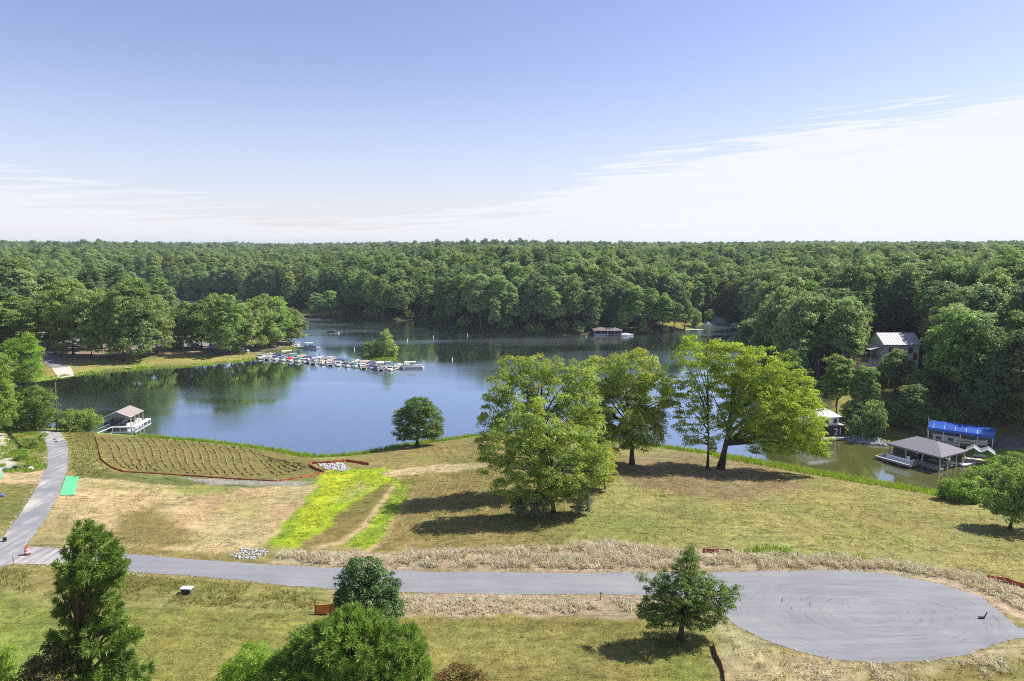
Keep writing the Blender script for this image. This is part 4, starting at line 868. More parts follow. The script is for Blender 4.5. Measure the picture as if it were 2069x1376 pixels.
# lawn, straw and swale grass
M['lawn'] = leaf_mat('lawn_grass', (.10, .105, .022), (.27, .26, .075), None, 0, 0.25, 0.0, 0.752)
M['straw'] = leaf_mat('straw', (.28, .21, .10), (.60, .49, .28), None, 0, 0.15, 0.0, 0.799)
M['lime'] = leaf_mat('lime_grass', (.28, .37, .025), (.38, .46, .035), None, 0, 0.3, 0.0, 0.677)
LAWN_P = GP([(-60,1205),(110,1217),(280,1230),(640,1240),(760,1249),(1280,1248),(1425,1292),(1440,1420),(-60,1420)])
x, y = scatter(LAWN_P, 9.0, rg); k = vnoise(x / 1.2, y / 1.2, 71) > 0.22
tufts('lawn_grass', x[k], y[k], 0.13, 0.9, 4, 0.028, M['lawn'], 'short olive lawn grass in the foreground', rg, 0.16)
x, y = scatter(GP([(110,1000),(165,968),(480,986),(640,980),(560,1075),(470,1112),(130,1100)]), 5.0, rg); k = vnoise(x / 1.5, y / 1.5, 72) > 0.3
tufts('straw_mulch', x[k], y[k], 0.14, 1.6, 5, 0.025, M['straw'], 'loose straw mulch over the bare ground by the swale', rg, 0.2)
x, y = scatter(GP([(662,954),(700,947),(780,948),(798,970),(750,1010),(700,1040),(640,1078),(605,1100),(552,1100),(577,1060),(612,1030),(642,985)]), 7.0, rg); k = vnoise(x / 1.8, y / 1.8, 73) > 0.3
tufts('swale_grass', x[k], y[k], 0.20, 0.6, 5, 0.03, M['lime'], 'bright lime green new grass in the swale', rg, 0.2)
x, y = scatter(GP([(792,966),(838,969),(831,1000),(801,1045),(763,1094),(737,1110),(697,1101),(740,1060),(782,1010),(799,985)]), 7.0, rg); k = vnoise(x / 1.8, y / 1.8, 74) > 0.3
tufts('strip_grass', x[k], y[k], 0.26, 0.6, 5, 0.03, M['reed'], 'green grass strip between straw lines beside the swale', rg, 0.2)
# the water's edge
n = 80000; x = rg.uniform(-112, 125, n); y = rg.uniform(108, 172, n); s = land_dist(x, y); east = (x > 42)
k = (s > -0.5) & (s < np.where(east, 5.5, 1.2 + 2.5 * vnoise(x / 12, y / 12, 44))) & (rg.random(n) < np.where(east, .9, .8)); x, y = x[k], y[k]
uq, vq, _ = project(x, y, 0 * x); kk = (vq > 868) & (uq > 280) & ~((uq > 1930)); x, y = x[kk], y[kk]
tufts('shore_reeds', x, y, 0.75, 0.25, 8, 0.045, M['reed'], 'bright green reeds and grass along the near waterline', rg, 0.25)
n = 26000; x = rg.uniform(-215, -30, n); y = rg.uniform(225, 312, n); s = land_dist(x, y); k = (s > -0.4) & (s < 2.2) & (y < 300); x, y = x[k], y[k]
tufts('park_shore_reeds', x, y, 0.6, 0.25, 6, 0.09, M['reed'], 'bright green grass fringe along the park shore', rg, 0.35)
# meadow
x, y = scatter(GP([(800,960),(1000,900),(1230,960),(1420,915),(1560,940),(1900,1005),(2100,1060),(2100,1190),(1850,1135),(1350,1100),(760,1112)]), 5.0, rg); k = vnoise(x / 3.5, y / 1.6, 35) + 0.25 * rg.normal(size=len(x)) > 0.42; x, y = x[k], y[k]
tufts('meadow_grass', x, y, 0.20, 1.2, 5, 0.035, M['meadow'], 'mown hay and stubble over the lakeside meadow', rg, 0.28)
x, y = scatter(GP([(110,1000),(165,968),(480,986),(640,980),(560,1075),(470,1112),(130,1100)]), 0.9, rg); k = vnoise(x / 3, y / 3, 36) > 0.55; x, y = x[k], y[k]
tufts('straw_weeds', x, y, 0.3, 0.6, 7, 0.03, M['verge'], 'thin weeds coming through the straw mulch', rg, 0.3)
x, y = scatter(GP([(0,860),(95,872),(97,945),(60,955),(0,955)]), 5.0, rg); k = vnoise(x / 2, y / 2, 37) > 0.4; x, y = off_road(x[k], y[k], 0.3)
tufts('roadside_weeds', x, y, 0.55, 0.4, 8, 0.045, M['reed'], 'rank green weeds left of the side road', rg, 0.25)
x, y = scatter(GP([(122,868),(193,876),(207,930),(232,962),(150,968),(137,930)]), 4.0, rg); x, y = off_road(x, y, 0.4)
tufts('bank_grass', x, y, 0.4, 0.5, 6, 0.04, M['verge'], 'rough grass between the side road and the hay field', rg, 0.25)
n = 4000; t = rg.uniform(0, 1, n); ang = t * 6.283; c = ISL.mean(0); q = rg.integers(0, len(ISL), n); f = rg.random(n) ** .4; x = c[0] + (ISL[q, 0] - c[0]) * f; y = c[1] + (ISL[q, 1] - c[1]) * f
tufts('island_grass', x[:2500], y[:2500], 0.7, 0.3, 6, 0.1, M['reed'], 'bright green grass covering the small lake island', rg, 0.3)

x, y = scatter(GP([(1430,1228),(1490,1272),(1600,1320),(1880,1345),(2100,1295),(2100,1420),(1480,1420),(1445,1295)]), 2.2, rg); k = vnoise(x / 1.6, y / 1.6, 96) > 0.55; x, y = off_road(x[k], y[k], 0.3)
tufts('verge_green_clumps', x, y, 0.28, 0.6, 7, 0.03, M['verge'], 'olive grass clumps on the near side of the road head', rg, 0.2)
x, y = scatter(GP([(860,985),(1230,1000),(1420,990),(1900,1040),(2080,1100),(2080,1170),(1850,1130),(1350,1098),(800,1108)]), 0.25, rg); k = vnoise(x / 5, y / 5, 97) > 0.5
tufts('meadow_weeds', x[k], y[k], 0.34, 0.5, 12, 0.04, M['reed'], 'scattered green weeds in the mown meadow', rg, 0.22)
# windrows of cut hay
def windrow_mesh(lines, wid, hgt, rng):
    m = MB()
    for ln in lines:
        p = densify(np.array(ln), 0.55)[:-max(1, int(np.hypot(*(np.array(ln)[0] - np.array(ln)[-1])) / 0.55))] if False else None
        pts = [np.array(q) for q in ln]; dense = []
        for a, b in zip(pts[:-1], pts[1:]):
            k = max(2, int(np.hypot(*(b - a)) / 0.6)); dense += [a + (b - a) * j / k for j in range(k)]
        dense = np.array(dense + [pts[-1]]); dense = dense + rng.normal(size=dense.shape) * 0.05
        tn = np.gradient(dense, axis=0); tn /= np.maximum(np.linalg.norm(tn, axis=1, keepdims=True), 1e-6); nr = np.stack([-tn[:, 1], tn[:, 0]], 1)
        w = wid * (0.55 + 0.9 * rng.random(len(dense)))[:, None]; h = hgt * (0.35 + 1.1 * rng.random(len(dense)))
        l = dense + nr * w; r = dense - nr * w; cmid = dense + nr * w * rng.normal(size=(len(dense), 1)) * .3; n0 = len(m.v)
        zl = height(l[:, 0], l[:, 1]) - .03; zr = height(r[:, 0], r[:, 1]) - .03; zc = height(cmid[:, 0], cmid[:, 1]) + h
        for i in range(len(dense)): m.v += [(*l[i], zl[i]), (*cmid[i], zc[i]), (*r[i], zr[i])]
        for i in range(len(dense) - 1):
            o = n0 + 3 * i; m.f += [(o, o + 1, o + 4, o + 3), (o + 1, o + 2, o + 5, o + 4)]
    me = bpy.data.meshes.new('hay'); me.from_pydata(m.v, [], m.f); return me
def vcurve(u0, v0, u1, v1, bow, n=7):
    t = np.linspace(0, 1, n); u = u0 + (u1 - u0) * t + bow * np.sin(t * 6.283) ; v = v0 + (v1 - v0) * t; return GP(list(zip(u, v)))
top_u = np.array([195, 290, 440, 560, 640]); top_v = np.array([884, 884, 897, 914, 930]); bot_u = np.array([195, 260, 430, 600, 680]); bot_v = np.array([930, 948, 959, 962, 950])
rows = []
for i in range(18):
    u0 = 205 + i * 16.5; u1 = u0 + 46 - i * .4; u1 = min(u1, 640)
    rows.append(vcurve(u0, np.interp(u0, top_u, top_v), u1, np.interp(u1, bot_u, bot_v), 5))
for i in range(7):
    u0 = 505 + i * 9; rows.append(vcurve(u0, np.interp(u0, top_u, top_v) + 4 + i * 2, 560 + i * 12, 962 - i * 3.5, 2))
for k in (0,):
    tag(link('hay_windrows', windrow_mesh(rows, 0.26, 0.22, rg), M['hay']), 'curving rows of cut hay in the field by the water', 'hay', kind='stuff')
rows = []
for i in range(13):
    u0 = 862 + i * 23; rows.append(vcurve(u0, 962 - i * .6, u0 - 52 + i * 5, 1035 + rg.random() * 40, 3))
for i in range(9):
    u0 = 870 + i * 16; rows.append(vcurve(u0, 902 - i * .8, u0 + 18, 925, 1))
tag(link('meadow_windrows', windrow_mesh(rows, 0.20, 0.09, rg), M['hay']), 'faint rows of cut hay across the lakeside meadow', 'hay', kind='stuff')

# stone riprap
M['stone'] = plain('white_stone', (.44, .44, .45), 0.9, 0.1, 0.6, 3.5, bump=0.5)
def stones(name, poly, n, size, label, rng, mat):
    x, y = scatter(poly, 12, rng); sel = rng.choice(len(x), min(n, len(x)), replace=False); x, y = x[sel], y[sel]; z = height(x, y)
    base = np.array([(1,0,0),(-1,0,0),(0,1,0),(0,-1,0),(0,0,1),(0,0,-1)], float); fc = np.array([(0,2,4),(2,1,4),(1,3,4),(3,0,4),(2,0,5),(1,2,5),(3,1,5),(0,3,5)])
    m = len(x); s = size * (0.5 + rng.random(m)); v = base[None] * s[:, None, None] * rng.uniform(.6, 1.3, (m, 6, 1)); a = rng.uniform(0, 6.28, m); ca_, sa_ = np.cos(a), np.sin(a)
    vx = v[..., 0] * ca_[:, None] - v[..., 1] * sa_[:, None]; vy = v[..., 0] * sa_[:, None] + v[..., 1] * ca_[:, None]
    v = np.stack([vx + x[:, None], vy + y[:, None], v[..., 2] * .7 + (z + s * .25)[:, None]], -1).reshape(-1, 3)
    f = (fc[None] + (np.arange(m) * 6)[:, None, None]).ravel()
    return tag(link(name, mesh_from(name, v, f, 3), mat), label, 'stones', kind='stuff')
stones('riprap', GP([(642,938),(690,936),(708,948),(690,953),(655,948)]), 520, 0.22, 'white stone riprap at the head of the bright green swale', rg, M['stone'])
stones('riprap', GP([(464,1123),(490,1108),(540,1108),(545,1120),(520,1130),(480,1130)]), 520, 0.17, 'white stone riprap where the swale meets the road', rg, M['stone'])
stones('ditch_stones', GP([(370,967),(640,974),(600,981),(430,980)]), 300, 0.10, 'small grey stones in the ditch below the hay field', rg, M['stone'])
M['shore_rock'] = plain('shore_rock', (.30, .29, .30), 0.85, 0.2, 0.5, 1.2, bump=0.6)
stones('shore_rocks', GP([(1700,884),(1740,880),(1795,894),(1800,903),(1745,899),(1705,891)]), 260, 0.55, 'grey rocks banked along the shore behind the grey boathouse', rg, M['shore_rock'])
stones('shore_rocks', GP([(1420,648),(1440,642),(1462,645),(1465,652),(1430,655)]), 120, 1.1, 'pale boulders on the far shore right of the clearing', rg, M['stone'])
stones('shore_rocks', GP([(585,690),(606,694),(606,701),(590,703)]), 60, 0.7, 'pale rocks at the tip of the park peninsula', rg, M['stone'])
# ------------------------------------------------------------------ buildings, boats and site things
for nm, c, r, sp, va in [('white', (.74, .74, .74), .5, .4, .08), ('cream', (.60, .56, .42), .7, .3, .1), ('roof_grey', (.225, .215, .24), .85, .2, .15), ('roof_tan', (.31, .265, .25), .8, .2, .12), ('roof_brown', (.20, .165, .16), .8, .2, .15), ('roof_pale', (.46, .45, .50), .5, .4, .08),
                     ('deck_wood', (.40, .37, .33), .85, .2, .2), ('dark', (.022, .024, .028), .7, .3, .2), ('grey_wall', (.22, .22, .25), .8, .2, .12), ('blue_tarp', (.03, .105, .44), .3, .6, .3), ('navy', (.03, .05, .14), .5, .4, .2), ('boat_blue', (.10, .17, .36), .5, .4, .2),
                     ('red', (.45, .03, .05), .6, .3, .15), ('red_fence', (.55, .12, .07), .8, .2, .3), ('orange_fence', (.75, .25, .07), .8, .2, .3), ('maroon_fence', (.42, .085, .07), .8, .2, .35), ('glass', (.03, .04, .05), .08, .6, .1), ('steel', (.42, .42, .44), .4, .5, .1), ('pole_wood', (.16, .12, .09), .9, .1, .3),
                     ('lattice', (.12, .115, .09), .8, .2, .3), ('mat_green', (.12, .50, .25), .8, .2, .15), ('tan_cover', (.42, .36, .27), .8, .2, .15), ('black', (.015, .015, .015), .5, .4, .2), ('barrel_orange', (.75, .12, .05), .5, .4, .08), ('brown_wood', (.17, .10, .07), .85, .2, .25),
                     ('silver', (.5, .5, .52), .35, .5, .1), ('pale_panel', (.55, .60, .78), .6, .3, .06), ('trailer', (.66, .65, .62), .45, .4, .08), ('teal', (.05, .16, .17), .6, .3, .15), ('pale_blue', (.10, .22, .60), .4, .5, .1)]:
    M[nm] = plain(nm, c, r, sp, va, 2.0)
def at(u, v, dz=0.0): p = G(u, v); return np.array([p[0], p[1], p[2] + dz])
def roof_shingle(base_name):     # courses of shingles as fine relief
    m = M[base_name]; nt = m.node_tree; b = nt.nodes['Principled BSDF']; tc = N(nt, 'ShaderNodeTexCoord')
    w = N(nt, 'ShaderNodeTexWave', ins={'Scale': 2.2, 'Distortion': 0.4}); w.bands_direction = 'Z'; L(nt, tc, 'Object', w, 0)
    bp = N(nt, 'ShaderNodeBump', ins={'Strength': 0.35, 'Distance': 0.04}); L(nt, w, 'Fac', bp, 'Height'); L(nt, bp, 0, b, 'Normal')
for r_ in ('roof_grey', 'roof_tan'): roof_shingle(r_)
def hip(m, x0, x1, y0, y1, ze, zr, t=0.14, rx=None):
    """hip roof: four thick planes; ridge along x"""
    d = (y1 - y0) / 2 if rx is None else rx; ym = (y0 + y1) / 2; a, b = (x0 + d, ym, zr), (x1 - d, ym, zr)
    for q in ([(x0,y0,ze),(x1,y0,ze),b,a], [(x1,y1,ze),(x0,y1,ze),a,b], [(x0,y1,ze),(x0,y0,ze),a], [(x1,y0,ze),(x1,y1,ze),b]): m.slab(q, t)
    return m
def gable(m, x0, x1, y0, y1, ze, zr, t=0.14):
    ym = (y0 + y1) / 2
    m.slab([(x0,y0,ze),(x1,y0,ze),(x1,ym,zr),(x0,ym,zr)], t); m.slab([(x1,y1,ze),(x0,y1,ze),(x0,ym,zr),(x1,ym,zr)], t); return m
def planks(parent, x0, x1, y0, y1, z, mat, n, along='x'):
    """deck boards laid side by side, each its own piece sharing one mesh"""
    w = ((y1 - y0) if along == 'x' else (x1 - x0)) / n
    me = (MB().box(x0, x1, -w * .46, w * .46, -.05, 0) if along == 'x' else MB().box(-w * .46, w * .46, y0, y1, -.05, 0)).build('plank', mat, parent)
    for i in range(n):
        o = me if i == 0 else me.copy()
        if i: COL.objects.link(o)
        o.location = (0, y0 + w * (i + .5), z) if along == 'x' else (x0 + w * (i + .5), 0, z)

# --- boats
def hull(m, Lh, W, hgt, z0=-0.12, flat=0.75):
    st = []; n = 9
    for i in range(n):
        t = i / (n - 1); x = -Lh / 2 + Lh * t; w = W / 2 * (1 if t < .45 else max(0.04, 1 - ((t - .45) / .55) ** 2.2)); zt = z0 + hgt * (1 + 0.22 * max(0, t - .4)); kz = z0 + (0 if t < .6 else (t - .6) ** 2 * hgt * 2.2)
        st.append([(x, -w, zt), (x, -w * .96, zt - .12 * hgt), (x, -w * flat, kz + .18 * hgt), (x, 0, kz), (x, w * flat, kz + .18 * hgt), (x, w * .96, zt - .12 * hgt), (x, w, zt)])
    vs = [p for s in st for p in s]; fs = []
    for i in range(n - 1):
        for k in range(6): o = i * 7 + k; fs.append((o, o + 1, o + 8, o + 7))
        fs.append((i * 7 + 6, i * 7, i * 7 + 7, i * 7 + 13))
    fs.append(tuple(range(7))); fs.append(tuple((n - 1) * 7 + k for k in range(7))[::-1]); m.add(vs, fs); return m
def motor(parent, x, s=1.0):
    m = MB(); m.box(x - .35 * s, x, -.2 * s, .2 * s, .45, 1.0 * s); m.box(x - .25 * s, x - .05, -.08, .08, -.4, .5); m.build('outboard_motor', M['black'], parent)
def make_runabout(label, cover=None, group=None, hullm='white', Lh=6.2, W=2.35):
    t = thing('motor_boat', label, 'boat', group=group)
    hull(MB(), Lh, W, 0.85).build('hull', M[hullm], t, smooth_=False); motor(t, -Lh / 2)
    if cover:
        m = MB(); n = 6; vs = []; 
        for i in range(n):
            tt = i / (n - 1); x = -Lh * .46 + Lh * .80 * tt; w = W * .50 * (1 if tt < .55 else 1 - (tt - .55) * 1.1); zz = .95 + .42 * math.sin(math.pi * min(1, tt * 1.1 + .08))
            vs += [(x, -w, .72), (x, -w * .55, zz * .95), (x, 0, zz), (x, w * .55, zz * .95), (x, w, .72)]
        fs = [(i * 5 + k, i * 5 + k + 1, i * 5 + k + 6, i * 5 + k + 5) for i in range(n - 1) for k in range(4)] + [tuple(range(5)), tuple((n - 1) * 5 + k for k in range(5))[::-1]]
        m.add(vs, fs); m.build('boat_cover', M[cover], t)
    else:
        MB().box(-Lh * .36, Lh * .12, -W * .36, W * .36, .70, .78).build('cockpit_floor', M['tan_cover'], t)
        ws = MB(); ws.slab([(Lh * .14, -W * .38, .75), (Lh * .14, W * .38, .75), (Lh * .07, W * .34, 1.25), (Lh * .07, -W * .34, 1.25)], .04); ws.build('windshield', M['glass'], t)
        MB().box(-Lh * .30, -Lh * .22, -W * .33, W * .33, .72, 1.15).build('seat', M['white'], t)
        MB().box(-Lh * .02, Lh * .06, -W * .33, -W * .08, .72, 1.1).build('seat', M['white'], t)
    return t
def make_pontoon(label, canopy='white', group=None, rail='silver', Lh=7.4, W=2.5):
    t = thing('pontoon_boat', label, 'boat', group=group)
    for s in (-1, 1): MB().tube([(-Lh / 2, s * .85, .15), (Lh / 2 - .7, s * .85, .15), (Lh / 2, s * .85, .42)], [.32, .32, .06], 8).build('pontoon', M['silver'], t, smooth_=True)
    MB().box(-Lh / 2, Lh / 2 - .4, -W / 2, W / 2, .46, .58).build('deck', M['tan_cover'], t)
    r = MB()
    for s in (-1, 1): r.box(-Lh * .44, Lh * .40, s * W * .48 - .03, s * W * .48 + .03, .62, 1.25)
    r.box(Lh * .40 - .03, Lh * .40 + .03, -W * .40, W * .40, .62, 1.25); r.box(-Lh * .44 - .03, -Lh * .44 + .03, -W * .40, W * .15, .62, 1.25); r.build('railing', M[rail], t)
    b = MB(); b.box(-Lh * .40, -Lh * .30, -W * .42, W * .42, .58, 1.05); b.box(Lh * .05, Lh * .36, -W * .44, -W * .24, .58, 1.05); b.box(Lh * .05, Lh * .36, W * .24, W * .44, .58, 1.05); b.build('bench', M['white'], t)
    if canopy:
        fr = MB()
        for sx in (-.34, .06):
            for s in (-1, 1): fr.bar((Lh * sx, s * W * .46, .6), (Lh * sx, s * W * .46, 2.45), .03, 5)
        fr.build('canopy_frame', M['silver'], t)
        c = MB(); vs = []; 
        for i in range(2):
            for k in range(5): a = k / 4; vs.append((-Lh * .38 + i * Lh * .50, -W * .5 + a * W, 2.42 + .16 * math.sin(math.pi * a)))
        c.add(vs, [(k, k + 1, k + 6, k + 5) for k in range(4)]); c.add([(x, y, z - .06) for x, y, z in vs], [(k, k + 5, k + 6, k + 1) for k in range(4)]); c.build('canopy', M[canopy], t)
    motor(t, -Lh / 2); return t
def place(o, p, rz): o.location = tuple(float(a) for a in p); o.rotation_euler[2] = rz; return o

# --- marina
mA, mB = P(522, 719), P(832, 747); md = (mB - mA)[:2]; mL = float(np.hypot(*md)); mang = math.atan2(md[1], md[0])
dock = thing('marina_dock', 'long floating marina dock crowded with boats', 'dock', (mA[0], mA[1], 0), mang)
planks(dock, 0, mL - 3, -0.9, 0.9, 0.55, M['deck_wood'], 6)
flo = MB(); flo.box(0, mL - 3, -.8, .8, .05, .46); flo.build('float', M['grey_wall'], dock)
NS = 17; sp = (mL - 8) / NS
for i in range(NS + 1):
    x = 3 + i * sp
    MB().box(x - .3, x + .3, -6.2, -.92, .25, .5).build('finger_pier', M['deck_wood'], dock); MB().box(x - .3, x + .3, .92, 6.2, .25, .5).build('finger_pier', M['deck_wood'], dock)
    if i % 3 == 0:
        MB().bar((x, -6.3, -1), (x, -6.3, 1.7), .11).build('piling', M['pole_wood'], dock); MB().bar((x, 6.3, -1), (x, 6.3, 1.7), .11).build('piling', M['pole_wood'], dock)
rgb = random.Random(4)
GRPB = 'boats moored in the marina slips'
proto_open = make_runabout('open white motor boat moored in the marina', None, GRPB); proto_dark = make_runabout('white motor boat under a dark cover in the marina', 'navy', GRPB)
proto_tan = make_runabout('white motor boat under a tan cover in the marina', 'tan_cover', GRPB); proto_pon = make_pontoon('pontoon boat with white canopy in the marina', 'white', GRPB); proto_pon2 = make_pontoon('open-decked pontoon boat in the marina', None, GRPB)
proto_teal = make_runabout('white motor boat under a dark teal cover in the marina', 'teal', GRPB)
protos = {'o': proto_open, 'd': proto_dark, 't': proto_tan, 'p': proto_pon, 'q': proto_pon2, 'e': proto_teal}; used = set()
near_row = 'oqdeR' + 'eoBtqodeqdpod'; far_row = 'odpetdbqodeotdqeo'
def slip(i, side, kind):
    lx = 3 + (i + .5) * sp; ly = side * 3.9; c, s = math.cos(mang), math.sin(mang)
    loc = (mA[0] + lx * c - ly * s, mA[1] + lx * s + ly * c, 0.0); rz = mang + side * R(52) + rgb.uniform(-.10, .10)
    if kind == 'R': return place(make_runabout('white boat under a bright red cover in the marina', 'red', GRPB), loc, rz)
    if kind == 'B': return place(make_pontoon('pontoon boat with blue canopy at the front of the marina', 'boat_blue', GRPB), loc, rz)
    if kind == 'b': return place(make_runabout('white boat under a pale blue cover in the back row', 'pale_panel', GRPB), loc, rz)
    pr = protos[kind]
    if kind in used: dup(pr, loc, rz)
    else: used.add(kind); place(pr, loc, rz)
for i in range(NS): slip(i, -1, near_row[i]); slip(i, 1, far_row[i])
e = P(818, 744); place(make_pontoon('white pontoon boat tied broadside at the outer dock end', 'white', None, 'white', 8.2), (e[0] + 3, e[1], 0), 0.12)
rack = thing('bicycle_rack', 'white tangle of racked bicycles and gear at the shore end of the dock', 'rack', at(527, 718), mang)
rk = MB()
for i in range(9): rk.bar((i * .7 - 3, 0, 0), (i * .7 - 3, 0, 1.1), .05, 5); rk.bar((i * .7 - 3, 0, 1.1), (i * .7 - 2.4, 0, 1.1), .05, 5)
rk.build('frame', M['white'], rack)
for i in range(5):
    w_ = MB(); pts = [(i * 1.3 - 3 + .45 * math.cos(a), -.3, .5 + .45 * math.sin(a)) for a in np.linspace(0, 6.283, 11)]; w_.tube(pts, .05, 4); w_.build('wheel', M['silver'], rack)
e = P(630, 704); place(make_pontoon('blue and white pontoon boat tied off the park point', 'pale_panel', None, 'boat_blue', 7.2), e, -0.25)
dk = thing('small_dock', 'short wooden dock from the park point to the blue boat', 'dock', (*P(606, 703)[:2], 0), 0.05); planks(dk, -2, 5.5, -.7, .7, .5, M['deck_wood'], 4); MB().box(-2, 5.5, -.6, .6, .1, .44).build('float', M['grey_wall'], dk)
e = P(674, 674); fb = place(make_pontoon('small boat out on the open water beyond the marina', 'dark', None, 'dark', 6.0), e, 0.1)
for u, v, lb in [(716, 706, 'white buoy left of the small island'), (823, 689, 'small white buoy right of the island'), (876, 682, 'tall white buoy right of the island'), (945, 678, 'white buoy nearest the far wooded point'), (914, 727, 'white buoy alone in the middle of the lake'), (1184, 681, 'small white buoy before the far boathouse')]:
    b = thing('buoy', lb, 'buoy', P(u, v)); b.scale = (.75, .75, .75); MB().tube([(0, 0, -.3), (0, 0, .5), (0, 0, .6), (0, 0, 1.4), (0, 0, 1.5)], [.26, .26, .15, .13, .04], 8).build('float', M['white'], b, smooth_=True); MB().tube([(0, 0, 1.0), (0, 0, 1.18)], [.16, .16], 8).build('band', M['barrel_orange'], b)

# --- grey hip-roofed boathouse in the cove
bh = thing('boathouse', 'open boathouse with grey hip roof standing in the cove', 'boathouse', (86, 137.4, 0), R(-61))
hip(MB(), -5.7, 5.7, -4.7, 4.7, 3.25, 5.0, .16, 3.6).build('roof', M['roof_grey'], bh)
fa = MB(); fa.box(-5.55, 5.55, -4.5, -4.38, 2.85, 3.08); fa.box(-5.55, 5.55, 4.38, 4.5, 2.85, 3.08); fa.box(5.40, 5.52, -4.37, 4.37, 2.85, 3.08); fa.box(-5.52, -5.40, -4.37, 4.37, 2.85, 3.08); fa.build('fascia', M['grey_wall'], bh)
for x in (-5.2, -1.7, 1.7, 5.2):
    for y in (-4.2, 4.2): MB().box(x - .1, x + .1, y - .1, y + .1, -1.2, 2.95).build('post', M['deck_wood'], bh)
for y in (-1.5, 1.5): MB().box(5.1, 5.3, y - .1, y + .1, -1.2, 2.95).build('post', M['deck_wood'], bh)
planks(bh, -5.3, 5.3, -4.3, -2.9, .72, M['deck_wood'], 5); planks(bh, -5.3, 5.3, 2.9, 4.3, .72, M['deck_wood'], 5); planks(bh, -3.6, 5.3, -.55, .55, .72, M['deck_wood'], 4); planks(bh, -5.3, -3.65, -2.85, 2.85, .72, M['deck_wood'], 5, 'y')
planks(bh, -6.4, 1.2, -7.3, -4.4, .70, M['deck_wood'], 9)
jo = MB(); jo.box(-6.4, 1.2, -7.3, -7.1, .3, .62); jo.box(-6.4, -6.2, -7.1, -4.4, .3, .62); jo.box(1.0, 1.2, -7.1, -4.4, .3, .62); jo.box(-5.3, 5.3, -4.3, -4.15, .3, .65); jo.box(-5.3, 5.3, 4.15, 4.3, .3, .65); jo.box(5.1, 5.3, -4.1, -2.9, .3, .65); jo.box(5.1, 5.3, 2.9, 4.1, .3, .65); jo.build('joist', M['grey_wall'], bh)
for x in (-6.1, -3.6, -1.2, 1.0): MB().bar((x, -7.0, -1.2), (x, -7.0, .6), .1).build('piling', M['pole_wood'], bh)
MB().box(-3.9, 1.1, -7.28, -7.2, .85, 1.75).build('railing_panel', M['pale_panel'], bh, label='pale blue canvas railing panel'); MB().box(1.1, 1.18, -7.15, -4.5, .85, 1.75).build('railing_panel', M['grey_wall'], bh, label='grey railing panel')
MB().box(-5.3, -5.2, -2.8, 2.8, .75, 2.6).build('back_wall', M['grey_wall'], bh)
MB().box(3.0, 5.2, 3.6, 3.7, .75, 2.3).build('side_screen', M['lattice'], bh)
st_ = MB()
for k in range(3): st_.box(1.4 + k * .35, 1.75 + k * .35, 2.95, 4.2, .74, .9 + .25 * k)
st_.build('steps', M['white'], bh)
def bh_local(lx, ly, z=0): a = R(-61); return (86 + lx * math.cos(a) - ly * math.sin(a), 137.4 + lx * math.sin(a) + ly * math.cos(a), z)
place(make_pontoon('white boat on the left slip under the grey boathouse roof', None, None, 'dark', 7.0, 2.2), bh_local(1.0, -1.7, .25), R(-61)); place(make_runabout('dark covered boat on the right slip under the grey boathouse roof', 'dark', None, 'white', 6.4, 2.1), bh_local(1.2, 1.75, .2), R(-61))
ch = thing('deck_chair', 'white chair on the deck of the grey boathouse', 'chair', bh_local(-.6, -5.2, .70), R(-40)); MB().box(-.3, .3, -.3, .3, .35, .43).build('seat', M['white'], ch); MB().box(-.3, .3, .24, .32, .44, 1.1).build('backrest', M['white'], ch)
for a_, b_ in ((-1, -1), (1, -1), (-1, 1), (1, 1)): MB().box(a_ * .26 - .04, a_ * .26 + .04, b_ * .24 - .04, b_ * .24 + .04, 0, .34).build('leg', M['white'], ch)

# --- blue canopy with camper
cz = float(height(98.6, 145.8)); cp = thing('canopy_shelter', 'carport with shiny blue roof on white posts by the trees', 'carport', (98.6, 145.8, cz), R(-37))
eb = 4.35 - cz; prof = [(-3.6, eb), (-3.4, eb + .55), (-2.0, eb + 1.1), (0, eb + 1.35), (2.0, eb + 1.1), (3.4, eb + .55), (3.6, eb)]
m = MB()
for k in range(6): (ya, za), (yb, zb) = prof[k], prof[k + 1]; m.slab([(-6, ya, za), (6, ya, za), (6, yb, zb), (-6, yb, zb)], .08)
rf_ = m.build('roof', M['blue_tarp'], cp)
for i in range(6):  # seam ribs in paler blue, added to stand for reflected streaks on the roof
    sx_ = -5.0 + i * 2.0; rb_ = MB()
    for k in range(6): (ya, za), (yb, zb) = prof[k], prof[k + 1]; rb_.bar((sx_, ya, za + .01), (sx_, yb, zb + .01), .035, 5)
    rb_.build('roof_sheen_rib', M['pale_blue'], rf_)
tr = MB()
for x in (-5.9, 5.9):
    for k in range(6): (ya, za), (yb, zb) = prof[k], prof[k + 1]; tr.bar((x, ya * .97, za - .16), (x, yb * .97, zb - .16), .07, 5)
    tr.bar((x, -3.4, eb - .1), (x, 3.4, eb - .1), .06, 5)
tr.build('truss', M['white'], cp)
for x in (-5.8, -3.0, 0.1, 3.1, 5.8):
    for y in (-3.4, 3.4): MB().box(x - .06, x + .06, y - .06, y + .06, -1.2, eb).build('post', M['white'], cp)
def cp_local(lx, ly, z=0): a = R(-37); x_, y_ = 98.6 + lx * math.cos(a) - ly * math.sin(a), 145.8 + lx * math.sin(a) + ly * math.cos(a); return (x_, y_, float(height(x_, y_)) + z)
rv = thing('camper_trailer', 'white camper trailer parked under the blue canopy', 'camper', cp_local(-2.6, -.8), R(-37))
bm_ = MB(); bm_.prism([(-2.5, -1.15), (2.3, -1.15), (2.5, -.9), (2.5, .9), (2.3, 1.15), (-2.5, 1.15)], .55, 2.65); bm_.build('body', M['trailer'], rv)
